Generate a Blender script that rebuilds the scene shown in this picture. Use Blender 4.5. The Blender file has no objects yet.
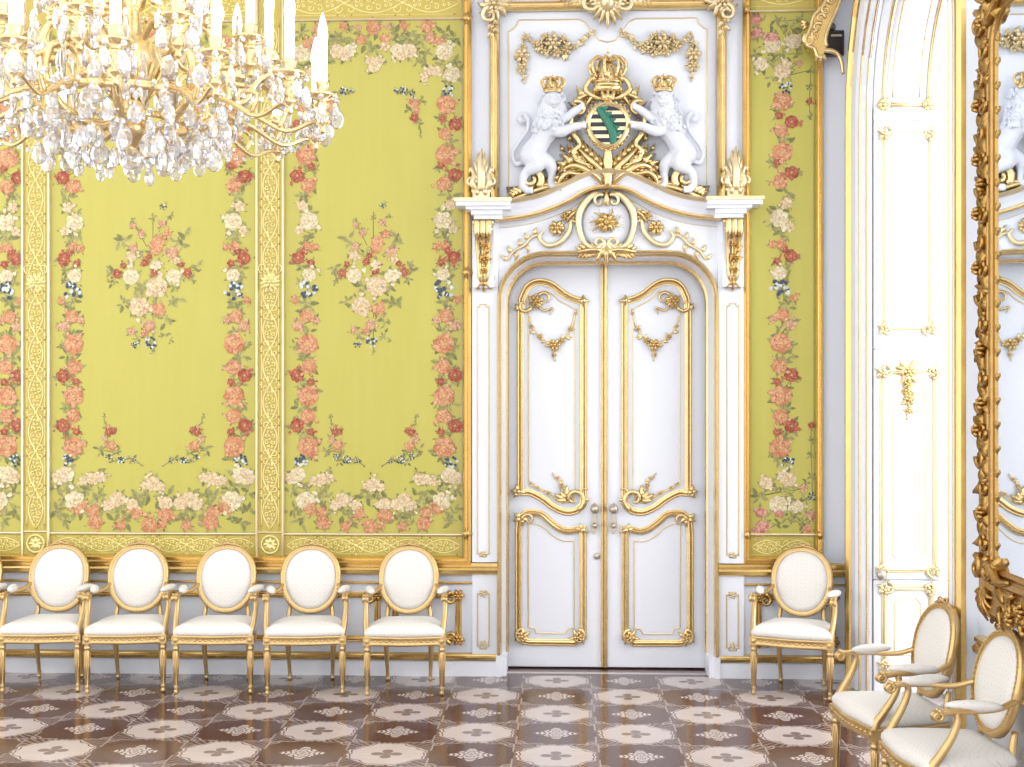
import bpy, math, random
from math import sin, cos, pi, radians as R
from mathutils import Vector, Matrix
random.seed(7)
scene = bpy.context.scene
COL = scene.collection

# ------------------------------------------------------------------ camera, world, lights, exposure
F, CX, HY, H = 1250.0, 512.0, 402.0, 2.0      # focal length (px), principal column, horizon row, eye height
TH = R(2.2)                                   # camera turned slightly to the left
cd = bpy.data.cameras.new('camera'); cam = bpy.data.objects.new('camera', cd); COL.objects.link(cam)
cam.location = (0, 0, H); cam.rotation_euler = (R(90), 0, TH)
cd.sensor_fit = 'HORIZONTAL'; cd.sensor_width = 36; cd.lens = 36*F/1024; cd.shift_y = 18.5/1024
cd.clip_end = 200
scene.camera = cam
w = bpy.data.worlds.new('daylight'); scene.world = w; w.use_nodes = True
bg = w.node_tree.nodes['Background']; bg.inputs[0].default_value = (0.97, 0.985, 1.0, 1); bg.inputs[1].default_value = 1.1
def area(name, loc, size, sy, power, col, direction):
    l = bpy.data.lights.new(name, 'AREA'); l.shape = 'RECTANGLE'; l.size = size; l.size_y = sy; l.energy = power; l.color = col
    o = bpy.data.objects.new(name, l); COL.objects.link(o); o.location = loc
    o.rotation_euler = Vector(direction).to_track_quat('-Z', 'Y').to_euler(); return o
area('daylight_window', (3.7, 7.4, 4.0), 2.4, 4.0, 115, (1.0, 1.0, 1.0), (-1, 0.0, -0.62))
area('daylight_window_two', (3.6, 2.8, 2.7), 2.4, 4.6, 260, (1.0, 1.0, 1.0), (-1, 0.45, -0.05))
vs = scene.view_settings
scene.display_settings.display_device = 'sRGB'
vs.view_transform = 'Standard'; vs.look = 'None'; vs.gamma = 1; vs.use_curve_mapping = False; vs.exposure = 0.95
scene.cycles.use_denoising = True
scene.cycles.max_bounces = 8; scene.cycles.transparent_max_bounces = 12; scene.cycles.transmission_bounces = 6
scene.cycles.caustics_reflective = False; scene.cycles.caustics_refractive = False

# ------------------------------------------------------------------ measuring helpers
def ray(px, py):
    u = (px-CX)/F; v = (HY-py)/F
    return Vector((u*cos(TH)-sin(TH), u*sin(TH)+cos(TH), v))
def on_y(px, py, Y):
    r = ray(px, py); k = Y/r.y; return (r.x*k, H+r.z*k)
def on_x(px, py, X):
    r = ray(px, py); k = X/r.x; return (r.y*k, H+r.z*k)
D = 9.14            # back wall
DD = 9.40           # door leaves
XW = 2.12           # right wall
YR = 8.55           # far reveal of the window
XC = 0.345          # axis of the door
MP = 9.2/F          # metres per pixel on the back wall
def bx(px, Y=D): return on_y(px, 400, Y)[0]
def bz(px, py, Y=D): return on_y(px, py, Y)[1]

# ------------------------------------------------------------------ materials
def S(r, g, b):
    f = lambda c: (c/255/12.92) if c/255 <= .04045 else ((c/255+.055)/1.055)**2.4
    return (f(r), f(g), f(b), 1)
def mat(name, col, rough=.5, metal=0.0, noise=0, nscale=20, bump=0, bscale=60, spec=.5, **kw):
    m = bpy.data.materials.new(name); m.use_nodes = True
    nt = m.node_tree; p = nt.nodes['Principled BSDF']
    p.inputs['Base Color'].default_value = col; p.inputs['Roughness'].default_value = rough
    p.inputs['Metallic'].default_value = metal; p.inputs['Specular IOR Level'].default_value = spec
    for k, v in kw.items(): p.inputs[k.replace('_', ' ')].default_value = v
    tc = nt.nodes.new('ShaderNodeTexCoord')
    if noise:
        n = nt.nodes.new('ShaderNodeTexNoise'); n.inputs['Scale'].default_value = nscale; n.inputs['Detail'].default_value = 5
        nt.links.new(tc.outputs['Object'], n.inputs['Vector'])
        mx = nt.nodes.new('ShaderNodeMix'); mx.data_type = 'RGBA'
        mx.inputs[6].default_value = tuple(c*(1-noise) for c in col[:3])+(1,)
        mx.inputs[7].default_value = tuple(min(1, c*(1+noise)) for c in col[:3])+(1,)
        nt.links.new(n.outputs[0], mx.inputs[0]); nt.links.new(mx.outputs[2], p.inputs['Base Color'])
    if bump:
        n2 = nt.nodes.new('ShaderNodeTexNoise'); n2.inputs['Scale'].default_value = bscale; n2.inputs['Detail'].default_value = 3
        nt.links.new(tc.outputs['Object'], n2.inputs['Vector'])
        b = nt.nodes.new('ShaderNodeBump'); b.inputs['Strength'].default_value = bump; b.inputs['Distance'].default_value = .01
        nt.links.new(n2.outputs[0], b.inputs['Height']); nt.links.new(b.outputs[0], p.inputs['Normal'])
    return m
M = {}
M['white'] = mat('white_paint', S(241, 243, 249), .35, noise=.015, nscale=3)
M['plaster'] = mat('white_plaster', S(238, 240, 246), .55, noise=.02, nscale=4)
M['stucco'] = mat('white_stucco', S(222, 224, 231), .6, noise=.03, nscale=9)
M['gold'] = mat('gilding', S(230, 204, 150), .27, .88, noise=.16, nscale=14, bump=.15, bscale=80)
M['gold_dark'] = mat('old_gilding', S(206, 168, 102), .27, .92, noise=.25, nscale=18, bump=.25, bscale=90)
M['gold_pale'] = mat('pale_gilding', S(234, 216, 174), .3, .7, noise=.1, nscale=14)
M['chair_wood'] = mat('gilded_wood', S(212, 180, 124), .32, .75, noise=.15, nscale=16, bump=.12, bscale=70)
M['crest_dark'] = mat('black_enamel', S(28, 30, 42), .3)
M['crest_green'] = mat('green_enamel', S(45, 120, 95), .35, noise=.35, nscale=60)
M['gold_deep'] = mat('mirror_gilding', S(182, 144, 84), .25, .95, noise=.3, nscale=18, bump=.25, bscale=90)
M['dark'] = mat('black_plastic', S(36, 26, 26), .3)
M['candle'] = mat('candle_bulb', S(255, 252, 245), .4, Emission_Color=(1, .93, .82, 1), Emission_Strength=2.5)
M['steel'] = mat('dull_brass', S(190, 180, 165), .28, .8)
M['mirror'] = mat('mirror_glass', (.86, .91, .96, 1), .015, 1.0)
M['rail'] = mat('gilt_rail', S(226, 194, 126), .27, .9, noise=.1, nscale=9)
M['brocade_line'] = mat('raised_gold_thread', S(246, 230, 160), .35, .45, noise=.1, nscale=30)
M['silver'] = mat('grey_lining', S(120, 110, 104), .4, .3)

def silk(name, c1, c2, scale, rough, sheen=.3):
    m = mat(name, c1, rough); nt = m.node_tree; p = nt.nodes['Principled BSDF']
    tc = [n for n in nt.nodes if n.type == 'TEX_COORD'][0]
    mp = nt.nodes.new('ShaderNodeMapping'); mp.inputs['Scale'].default_value = (scale, scale, scale*.12)
    n = nt.nodes.new('ShaderNodeTexNoise'); n.inputs['Scale'].default_value = 1; n.inputs['Detail'].default_value = 6
    mx = nt.nodes.new('ShaderNodeMix'); mx.data_type = 'RGBA'; mx.inputs[6].default_value = c1; mx.inputs[7].default_value = c2
    nt.links.new(tc.outputs['Object'], mp.inputs[0]); nt.links.new(mp.outputs[0], n.inputs['Vector'])
    nt.links.new(n.outputs[0], mx.inputs[0]); nt.links.new(mx.outputs[2], p.inputs['Base Color'])
    p.inputs['Sheen Weight'].default_value = sheen; p.inputs['Sheen Roughness'].default_value = .4
    return m
M['silk'] = silk('yellow_silk', S(190, 180, 76), S(197, 188, 93), 14, .42)
M['brocade'] = silk('gold_brocade', S(188, 166, 70), S(208, 188, 92), 120, .4)

def embroidery():
    m = mat('embroidered_flowers', (1, 1, 1, 1), .55); nt = m.node_tree; p = nt.nodes['Principled BSDF']
    a = nt.nodes.new('ShaderNodeAttribute'); a.attribute_name = 'Col'
    tc = [n for n in nt.nodes if n.type == 'TEX_COORD'][0]
    n = nt.nodes.new('ShaderNodeTexNoise'); n.inputs['Scale'].default_value = 70; n.inputs['Detail'].default_value = 4
    hs = nt.nodes.new('ShaderNodeHueSaturation')
    mr = nt.nodes.new('ShaderNodeMapRange'); mr.inputs[1].default_value = .3; mr.inputs[2].default_value = .7; mr.inputs[3].default_value = .76; mr.inputs[4].default_value = 1.25
    nt.links.new(tc.outputs['Object'], n.inputs['Vector']); nt.links.new(n.outputs[0], mr.inputs[0])
    nt.links.new(mr.outputs[0], hs.inputs['Value']); nt.links.new(a.outputs['Color'], hs.inputs['Color'])
    nt.links.new(hs.outputs[0], p.inputs['Base Color']); return m
M['embroidery'] = embroidery()

class NG:                                            # small maths-node builder
    def __init__(s, nt): s.nt = nt
    def m(s, op, a, b=None, c=None):
        n = s.nt.nodes.new('ShaderNodeMath'); n.operation = op
        for i, v in enumerate((a, b, c)):
            if v is None: continue
            if isinstance(v, (int, float)): n.inputs[i].default_value = v
            else: s.nt.links.new(v, n.inputs[i])
        return n.outputs[0]
    def mix(s, f, a, b):
        n = s.nt.nodes.new('ShaderNodeMix'); n.data_type = 'RGBA'
        for i, v in ((0, f), (6, a), (7, b)):
            if isinstance(v, (int, float, tuple)): n.inputs[i].default_value = v
            else: s.nt.links.new(v, n.inputs[i])
        return n.outputs[2]

def upholstery():
    m = mat('white_damask', S(244, 241, 238), .5); nt = m.node_tree; p = nt.nodes['Principled BSDF']; g = NG(nt)
    tc = [n for n in nt.nodes if n.type == 'TEX_COORD'][0]
    sp = nt.nodes.new('ShaderNodeSeparateXYZ'); nt.links.new(tc.outputs['Object'], sp.inputs[0])
    x = sp.outputs[0]; y = g.m('ADD', sp.outputs[1], sp.outputs[2])
    a = g.m('MULTIPLY', g.m('ADD', x, y), 15.0); b = g.m('MULTIPLY', g.m('SUBTRACT', x, y), 15.0)
    fa = g.m('ABSOLUTE', g.m('SUBTRACT', g.m('FRACT', g.m('ADD', a, 50.0)), .5)); fb = g.m('ABSOLUTE', g.m('SUBTRACT', g.m('FRACT', g.m('ADD', b, 50.0)), .5))
    line = g.m('GREATER_THAN', g.m('MAXIMUM', fa, fb), .475)
    dot = g.m('LESS_THAN', g.m('ADD', g.m('MULTIPLY', fa, fa), g.m('MULTIPLY', fb, fb)), .006)
    c = g.mix(g.m('MULTIPLY', line, .5), S(232, 227, 220), S(214, 205, 193)); c = g.mix(g.m('MULTIPLY', dot, .55), c, S(190, 165, 120))
    nt.links.new(c, p.inputs['Base Color']); p.inputs['Sheen Weight'].default_value = .25; return m
M['damask'] = upholstery()

def crystal():
    m = mat('crystal', (1, 1, 1, 1), .06); nt = m.node_tree; p = nt.nodes['Principled BSDF']
    p.inputs['Transmission Weight'].default_value = .78; p.inputs['IOR'].default_value = 1.5
    p.inputs['Base Color'].default_value = (.97, .97, 1, 1); p.inputs['Specular IOR Level'].default_value = .9
    return m
M['crystal'] = crystal()
def pane():
    m = bpy.data.materials.new('window_glass'); m.use_nodes = True; nt = m.node_tree; nt.nodes.clear()
    o = nt.nodes.new('ShaderNodeOutputMaterial'); t = nt.nodes.new('ShaderNodeBsdfTransparent'); gl = nt.nodes.new('ShaderNodeBsdfGlossy')
    gl.inputs['Roughness'].default_value = .02; mx = nt.nodes.new('ShaderNodeMixShader'); mx.inputs[0].default_value = .06
    nt.links.new(t.outputs[0], mx.inputs[1]); nt.links.new(gl.outputs[0], mx.inputs[2]); nt.links.new(mx.outputs[0], o.inputs[0]); return m
M['pane'] = pane()

def parquet():
    m = mat('inlaid_parquet', S(120, 80, 70), .14); nt = m.node_tree; p = nt.nodes['Principled BSDF']; g = NG(nt)
    tc = [n for n in nt.nodes if n.type == 'TEX_COORD'][0]
    sp = nt.nodes.new('ShaderNodeSeparateXYZ'); nt.links.new(tc.outputs['Object'], sp.inputs[0])
    s = .481
    gx = g.m('ADD', g.m('MULTIPLY', g.m('ADD', sp.outputs[0], .985), 1/s), .5+40); gy = g.m('ADD', g.m('MULTIPLY', g.m('ADD', sp.outputs[1], -7.072), 1/.477), .5+40)
    ix = g.m('FLOOR', gx); iy = g.m('FLOOR', gy)
    par = g.m('MODULO', g.m('ADD', ix, iy), 2.0)                     # 0 = pale tile
    x = g.m('SUBTRACT', g.m('FRACT', gx), .5); y = g.m('SUBTRACT', g.m('FRACT', gy), .5)
    ax = g.m('ABSOLUTE', x); ay = g.m('ABSOLUTE', y)
    r = g.m('SQRT', g.m('ADD', g.m('MULTIPLY', x, x), g.m('MULTIPLY', y, y))); ph = g.m('ARCTAN2', y, x)
    c2 = g.m('ABSOLUTE', g.m('COSINE', g.m('MULTIPLY', ph, 2.0))); c8 = g.m('COSINE', g.m('MULTIPLY', ph, 8.0)); c4 = g.m('COSINE', g.m('MULTIPLY', ph, 4.0))
    oct_ = g.m('MAXIMUM', g.m('MAXIMUM', ax, ay), g.m('MULTIPLY', g.m('ADD', ax, ay), .74))
    wav = g.m('MULTIPLY', g.m('ADD', g.m('SINE', g.m('MULTIPLY', x, 40.0)), g.m('SINE', g.m('MULTIPLY', y, 40.0))), .010)
    ow = g.m('ADD', oct_, wav)
    # pale tile: white octagon, four dark petals, curled dark lines along its rim
    pale = g.m('LESS_THAN', ow, .425)
    pet = g.m('LESS_THAN', r, g.m('ADD', g.m('MULTIPLY', g.m('POWER', c2, .35), .25), -.065))
    rim = g.m('LESS_THAN', g.m('ABSOLUTE', g.m('SUBTRACT', ow, .455)), .010)
    rim2 = g.m('MULTIPLY', g.m('GREATER_THAN', ow, .43), g.m('GREATER_THAN', g.m('SINE', g.m('MULTIPLY', ph, 44.0)), .1))
    palec = g.m('MAXIMUM', g.m('MULTIPLY', pale, g.m('SUBTRACT', 1.0, g.m('MULTIPLY', pet, .75))), g.m('MAXIMUM', rim, g.m('MULTIPLY', rim2, .3)))
    # dark tile: lacy pale rosette in its middle
    dax = g.m('SUBTRACT', .5, ax); day = g.m('SUBTRACT', .5, ay)
    lace = g.m('LESS_THAN', r, g.m('ADD', .21, g.m('ADD', g.m('MULTIPLY', c4, .04), g.m('MULTIPLY', c8, .03))))
    hol = g.m('GREATER_THAN', g.m('SINE', g.m('ADD', g.m('MULTIPLY', r, 95.0), g.m('MULTIPLY', c8, 1.6))), .35)
    darkc = g.m('MULTIPLY', lace, g.m('SUBTRACT', 1.0, g.m('MULTIPLY', hol, .85)))
    edge = g.m('GREATER_THAN', g.m('MAXIMUM', ax, ay), .478)
    edge = g.m('MULTIPLY', g.m('MULTIPLY', edge, .55), g.m('GREATER_THAN', g.m('ADD', ax, ay), .64))
    crn = g.m('SQRT', g.m('ADD', g.m('MULTIPLY', dax, dax), g.m('MULTIPLY', day, day)))
    curl = g.m('MULTIPLY', g.m('LESS_THAN', crn, .17), g.m('GREATER_THAN', g.m('SINE', g.m('ADD', g.m('MULTIPLY', crn, 110.0), g.m('MULTIPLY', ph, 0.0))), .15))
    darkc = g.m('MAXIMUM', darkc, g.m('MAXIMUM', edge, g.m('MULTIPLY', curl, .6)))
    f = g.m('ADD', g.m('MULTIPLY', par, darkc), g.m('MULTIPLY', g.m('SUBTRACT', 1.0, par), palec))
    # plain strip of boards in the door recess
    rec = g.m('GREATER_THAN', sp.outputs[1], D+.0)
    st = g.m('LESS_THAN', g.m('ABSOLUTE', g.m('SUBTRACT', sp.outputs[1], D+.10)), .03)
    f = g.m('ADD', g.m('MULTIPLY', f, g.m('SUBTRACT', 1.0, rec)), g.m('MULTIPLY', rec, st))
    mp = nt.nodes.new('ShaderNodeMapping'); mp.inputs['Scale'].default_value = (2, 38, 1)
    nz = nt.nodes.new('ShaderNodeTexNoise'); nz.inputs['Scale'].default_value = 1.6; nz.inputs['Detail'].default_value = 6
    nt.links.new(tc.outputs['Object'], mp.inputs[0]); nt.links.new(mp.outputs[0], nz.inputs['Vector'])
    wood = g.mix(nz.outputs[0], S(52, 28, 27), S(106, 70, 62))
    wn = nt.nodes.new('ShaderNodeTexWhiteNoise'); wn.noise_dimensions = '2D'
    cb = nt.nodes.new('ShaderNodeCombineXYZ'); nt.links.new(ix, cb.inputs[0]); nt.links.new(iy, cb.inputs[1]); nt.links.new(cb.outputs[0], wn.inputs['Vector'])
    wood = g.mix(g.m('MULTIPLY', wn.outputs[0], .5), wood, S(78, 44, 36))
    c = g.mix(f, wood, g.mix(nz.outputs[0], S(186, 170, 164), S(208, 194, 188)))
    nt.links.new(c, p.inputs['Base Color'])
    nt.links.new(g.m('ADD', g.m('MULTIPLY', nz.outputs[0], .14), .08), p.inputs['Roughness'])
    p.inputs['Specular IOR Level'].default_value = .34; p.inputs['Coat Weight'].default_value = .06; p.inputs['Coat Roughness'].default_value = .08
    return m
M['parquet'] = parquet()

# ------------------------------------------------------------------ mesh builder
def cr(pts, n=8, closed=False):                       # Catmull-Rom through points
    P = [Vector(p) for p in pts]; out = []
    N = len(P); rng = range(N if closed else N-1)
    for i in rng:
        p1 = P[i]; p2 = P[(i+1) % N]
        p0 = P[i-1] if (i > 0 or closed) else p1*2-p2
        p3 = P[(i+2) % N] if (i+2 < N or closed) else p2*2-p1
        for k in range(n):
            t = k/n; out.append(.5*((2*p1)+(p2-p0)*t+(2*p0-5*p1+4*p2-p3)*t*t+(3*p1-p0-3*p2+p3)*t**3))
    if not closed: out.append(P[-1])
    return out
def spiral(c, r0, r1, a0, a1, n=18, h=0.0):           # angles in degrees
    return [Vector((c[0]+(r0+(r1-r0)*i/n)*cos(R(a0+(a1-a0)*i/n)), c[1]+(r0+(r1-r0)*i/n)*sin(R(a0+(a1-a0)*i/n)), h)) for i in range(n+1)]
BACK = Matrix(((1, 0, 0, 0), (0, 0, -1, D), (0, 1, 0, 0), (0, 0, 0, 1)))         # (u, v, h) -> X, Z, out of the back wall
DOOR = Matrix(((1, 0, 0, 0), (0, 0, -1, DD), (0, 1, 0, 0), (0, 0, 0, 1)))
REVEAL = Matrix(((1, 0, 0, 0), (0, 0, -1, YR), (0, 1, 0, 0), (0, 0, 0, 1)))
RIGHT = Matrix(((0, 0, -1, XW), (-1, 0, 0, 0), (0, 1, 0, 0), (0, 0, 0, 1)))      # u = -Y, v = Z, h = into the room
class MB:
    def __init__(s, mx=None): s.v = []; s.f = []; s.sm = []; s.mi = []; s.c = []; s.mx = mx; s.flip = False
    def add(s, vs, fs, smooth=True, mi=0, col=None):
        b = len(s.v); s.v += [tuple(v) for v in vs]
        if col is None: s.c += [(1, 1, 1, 1)]*len(vs)
        elif len(col) == len(vs) and hasattr(col[0], '__len__'): s.c += list(col)
        else: s.c += [tuple(col)]*len(vs)
        for f in fs: s.f.append(tuple(i+b for i in f)); s.sm.append(smooth); s.mi.append(mi)
    def box(s, x0, x1, y0, y1, z0, z1, mi=0, bev=0.0):
        if bev:
            b = bev
            def ring(z, i): return [(x0+i, y0+i, z), (x1-i, y0+i, z), (x1-i, y1-i, z), (x0+i, y1-i, z)]
            s.loft([ring(z0, b), ring(z0+b, 0), ring(z1-b, 0), ring(z1, b)], smooth=False, mi=mi); return
        s.add([(x0, y0, z0), (x1, y0, z0), (x1, y1, z0), (x0, y1, z0), (x0, y0, z1), (x1, y0, z1), (x1, y1, z1), (x0, y1, z1)],
              [(0, 3, 2, 1), (4, 5, 6, 7), (0, 1, 5, 4), (1, 2, 6, 5), (2, 3, 7, 6), (3, 0, 4, 7)], False, mi)
    def loft(s, rings, smooth=True, cap=True, mi=0, closed=True):
        n = len(rings[0]); vs = [p for r in rings for p in r]; fs = []
        for k in range(len(rings)-1):
            for i in range(n if closed else n-1):
                j = (i+1) % n; fs.append((k*n+i, k*n+j, (k+1)*n+j, (k+1)*n+i))
        if cap: fs.append(tuple(range(n-1, -1, -1))); fs.append(tuple((len(rings)-1)*n+i for i in range(n)))
        s.add(vs, fs, smooth, mi)
    def tube(s, pts, r, n=6, mi=0, flat=1.0, closed=False, cap=True):
        P = [Vector(p if len(p) == 3 else (p[0], p[1], 0)) for p in pts]; N = len(P)
        rr = r if isinstance(r, (list, tuple)) else [r]*N
        if len(rr) != N:
            q = list(rr); rr = []
            for i in range(N):
                t = i/(N-1)*(len(q)-1); k = min(int(t), len(q)-2); rr.append(q[k]+(q[k+1]-q[k])*(t-k))
        rings = []; ref = None
        for i in range(N):
            a = P[i-1] if (i > 0 or closed) else P[i]; b = P[(i+1) % N] if (i < N-1 or closed) else P[i]
            t = (b-a); t = t.normalized() if t.length > 1e-9 else Vector((0, 0, 1))
            if ref is None:
                ref = Vector((0, 0, 1)) if abs(t.z) < .9 else Vector((1, 0, 0))
            nrm = ref - t*ref.dot(t)
            if nrm.length < 1e-6: nrm = t.orthogonal()
            nrm.normalize(); bi = t.cross(nrm); ref = nrm
            rings.append([P[i]+nrm*(rr[i]*flat*cos(2*pi*k/n))+bi*(rr[i]*sin(2*pi*k/n)) for k in range(n)])
        if closed: rings.append(rings[0])
        s.loft(rings, True, cap and not closed, mi)
    def sweep(s, path, prof, closed=False, mi=0, smooth=False):
        # path: (u, v) points; prof: (offset to the left of the path, height) points
        P = [Vector((p[0], p[1])) for p in path]; P = [p for i, p in enumerate(P) if i == 0 or (p-P[i-1]).length > 1e-5]
        if closed and (P[0]-P[-1]).length < 1e-5: P.pop()
        N = len(P); rings = []
        for i in range(N):
            a = P[i]-P[i-1] if (i > 0 or closed) else P[1]-P[0]
            b = P[(i+1) % N]-P[i] if (i < N-1 or closed) else P[i]-P[i-1]
            a = a.normalized(); b = b.normalized()
            na = Vector((-a.y, a.x)); nb = Vector((-b.y, b.x)); m = na+nb
            m = m.normalized() if m.length > 1e-6 else na
            k = 1/max(.35, m.dot(na))
            rings.append([(P[i].x+m.x*k*d, P[i].y+m.y*k*d, h) for d, h in prof])
        if closed: rings.append(rings[0])
        n = len(prof); vs = [p for r in rings for p in r]; fs = []
        for k in range(len(rings)-1):
            for i in range(n-1): fs.append((k*n+i, (k+1)*n+i, (k+1)*n+i+1, k*n+i+1))
        if not closed: fs.append(tuple(range(n))); fs.append(tuple((len(rings)-1)*n+i for i in range(n-1, -1, -1)))
        s.add(vs, fs, smooth, mi)
    def prism(s, poly, h0, h1, mi=0, smooth=False):
        n = len(poly); vs = [(p[0], p[1], h0) for p in poly]+[(p[0], p[1], h1) for p in poly]
        fs = [tuple(range(n-1, -1, -1)), tuple(range(n, 2*n))]+[(i, (i+1) % n, n+(i+1) % n, n+i) for i in range(n)]
        s.add(vs, fs, smooth, mi)
    def lathe(s, prof, c=(0, 0, 0), n=12, mi=0, smooth=True, squash=1.0, axis='z'):
        def pt(r, z, k):
            a = 2*pi*k/n; x, y = r*cos(a), r*sin(a)*squash
            return (c[0]+x, c[1]+y, c[2]+z) if axis == 'z' else (c[0]+x, c[1]+z, c[2]+y)
        s.loft([[pt(r, z, k) for k in range(n)] for r, z in prof], smooth, True, mi)
    def ell(s, c, r, nu=10, nv=6, mi=0, rot=None, smooth=True):
        if not hasattr(r, '__len__'): r = (r, r, r)
        vs = []; fs = []
        for i in range(nv+1):
            th = pi*i/nv
            for k in range(nu):
                a = 2*pi*k/nu; p = Vector((r[0]*sin(th)*cos(a), r[1]*sin(th)*sin(a), r[2]*cos(th)))
                if rot is not None: p = rot @ p
                vs.append((c[0]+p.x, c[1]+p.y, c[2]+p.z))
        for i in range(nv):
            for k in range(nu): fs.append((i*nu+k, i*nu+(k+1) % nu, (i+1)*nu+(k+1) % nu, (i+1)*nu+k))
        s.add(vs, fs, smooth, mi)
    def leaf(s, b, ang, L, W, h0=0.0, arch=.01, n=5, bend=0.0, mi=0, col=None, tip=0.0):
        n = 8
        # lens shaped leaf lying on the plane, raised along its rib
        vs = []; fs = []; u, v = b[0], b[1]; a = R(ang); cols = []
        for i in range(n+1):
            t = i/n; wd = W*sin(pi*min(1, t**.7))*.5*(1+.22*cos(2*pi*t*2.5)) if i < n else 0
            hh = h0+arch*sin(pi*t*.85)+tip*t*t
            nx, ny = -sin(a), cos(a)
            vs += [(u+nx*wd, v+ny*wd, h0+tip*t*t), (u, v, hh+arch*.3), (u-nx*wd, v-ny*wd, h0+tip*t*t)]
            u += cos(a)*L/n; v += sin(a)*L/n; a += R(bend)/n
        for i in range(n):
            for k in range(2): fs.append((i*3+k+1, i*3+k, (i+1)*3+k, (i+1)*3+k+1))
        s.add(vs, fs, True, mi, col)
    def acanthus(s, pts, W, r=.006, n=6, h=.0, lift=.02, mi=0, lob=55):
        # leafy branch: a rib with lobes on both sides, shrinking to a curled tip
        P = cr([Vector((p[0], p[1], 0)) for p in pts], 6); N = len(P)
        for i, p in enumerate(P): P[i] = Vector((p.x, p.y, h+lift*sin(pi*(i/(N-1))**.8)))
        s.tube(P, [r, r*1.1, r*.35], 5, mi)
        for k in range(n):
            i = int((k+.5)/n*(N-2)); t = P[i+1]-P[i]; a = math.degrees(math.atan2(t.y, t.x)); sc = W*(.55+.6*sin(pi*(k+.7)/(n+.6)))
            for sg in (1, -1): s.leaf((P[i].x, P[i].y), a+sg*lob, sc, sc*.5, P[i].z*.35, lift*.7+.004, 4, -sg*40, mi)
        t = P[-1]-P[-2]; s.leaf((P[-1].x, P[-1].y), math.degrees(math.atan2(t.y, t.x)), W*.7, W*.35, P[-1].z*.5, lift*.5, 4, 30, mi)
    def flower(s, c, r, n=5, h=0.0, d=.02, mi=0, a0=0):
        for k in range(n):
            a = 2*pi*k/n+a0; s.ell((c[0]+cos(a)*r*.58, c[1]+sin(a)*r*.58, h+d*.45), (r*.46, r*.3, d*.5), 7, 4, mi, Matrix.Rotation(a, 3, 'Z'))
        s.ell((c[0], c[1], h+d*.7), (r*.32, r*.32, d*.5), 7, 4, mi)
    def festoon(s, pts, size, h=.008, n=10, seed=1, mi=0, taper=True):
        rg = random.Random(seed); P = cr([(p[0], p[1], h) for p in pts], 8); N = len(P); s.tube(P, size*.13, 4, mi)
        for k in range(n):
            t = (k+.5)/n; p = P[int(t*(N-1))]; sz = size*(.55+.7*sin(pi*t) if taper else 1)*rg.uniform(.8, 1.15)
            if k % 2 == 0: s.flower((p.x, p.y), sz*.5, 5, h, sz*.45, mi, rg.random()*6)
            for q in range(2): s.leaf((p.x, p.y), rg.uniform(0, 360), sz*.9, sz*.42, h, sz*.15, 4, rg.uniform(-50, 50), mi)
    def build(s, name, m, parent=None, origin=None):
        me = bpy.data.meshes.new(name)
        o3 = Vector((0, 0, 0))
        if parent is not None:
            q = parent
            while q is not None: o3 = o3+Vector(q.location); q = q.parent
        elif origin is not None: o3 = Vector(origin)
        vs = s.v
        if s.mx is not None: vs = [s.mx @ Vector(v) for v in vs]
        vs = [(v[0]-o3.x, v[1]-o3.y, v[2]-o3.z) for v in vs]
        me.from_pydata(vs, [], s.f)
        ms = m if isinstance(m, (list, tuple)) else [m]
        for k in ms: me.materials.append(M[k] if isinstance(k, str) else k)
        me.polygons.foreach_set('use_smooth', s.sm); me.polygons.foreach_set('material_index', s.mi)
        if any(c != (1, 1, 1, 1) for c in s.c):
            ca = me.color_attributes.new('Col', 'FLOAT_COLOR', 'POINT'); ca.data.foreach_set('color', [x for c in s.c for x in c])
        me.update()
        o = bpy.data.objects.new(name, me); COL.objects.link(o)
        if parent is not None: o.parent = parent
        elif origin is not None: o.location = o3
        return o

def tag(o, label, cat, group=None, kind=None):
    if label: o['label'] = label
    if cat: o['category'] = cat
    if group: o['group'] = group
    if kind: o['kind'] = kind
    return o
def thing(name, label, cat, loc, group=None, rz=0.0):
    o = bpy.data.objects.new(name, None); COL.objects.link(o); o.empty_display_size = .1; o.location = loc; o.rotation_euler = (0, 0, rz)
    return tag(o, label, cat, group)
def struct(o, label=None):
    o['kind'] = 'structure'
    if label: o['label'] = label
    return o
def sroot(name, loc, label=None):
    o = bpy.data.objects.new(name, None); COL.objects.link(o); o.location = loc; return struct(o, label)
def copy_tree(o, parent=None):
    c = o.copy(); COL.objects.link(c)
    if parent is not None: c.parent = parent
    for ch in list(o.children): copy_tree(ch, c)
    return c
def mir(pts): return [(2*XC-p[0],)+tuple(p[1:]) for p in pts]
PROF_HALF = lambda wd, ht: [(-wd/2, 0), (-wd/2*.92, ht*.45), (-wd/2*.6, ht*.85), (0, ht), (wd/2*.6, ht*.85), (wd/2*.92, ht*.45), (wd/2, 0)]
PROF_OGEE = lambda wd, ht: [(-wd/2, 0), (-wd/2, ht*.45), (-wd*.34, ht*.5), (-wd*.28, ht*.9), (-wd*.1, ht), (wd*.06, ht*.75), (wd*.14, ht*.4), (wd*.22, ht*.62), (wd*.34, ht*.62), (wd*.42, ht*.25), (wd/2, ht*.2), (wd/2, 0)]

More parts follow.
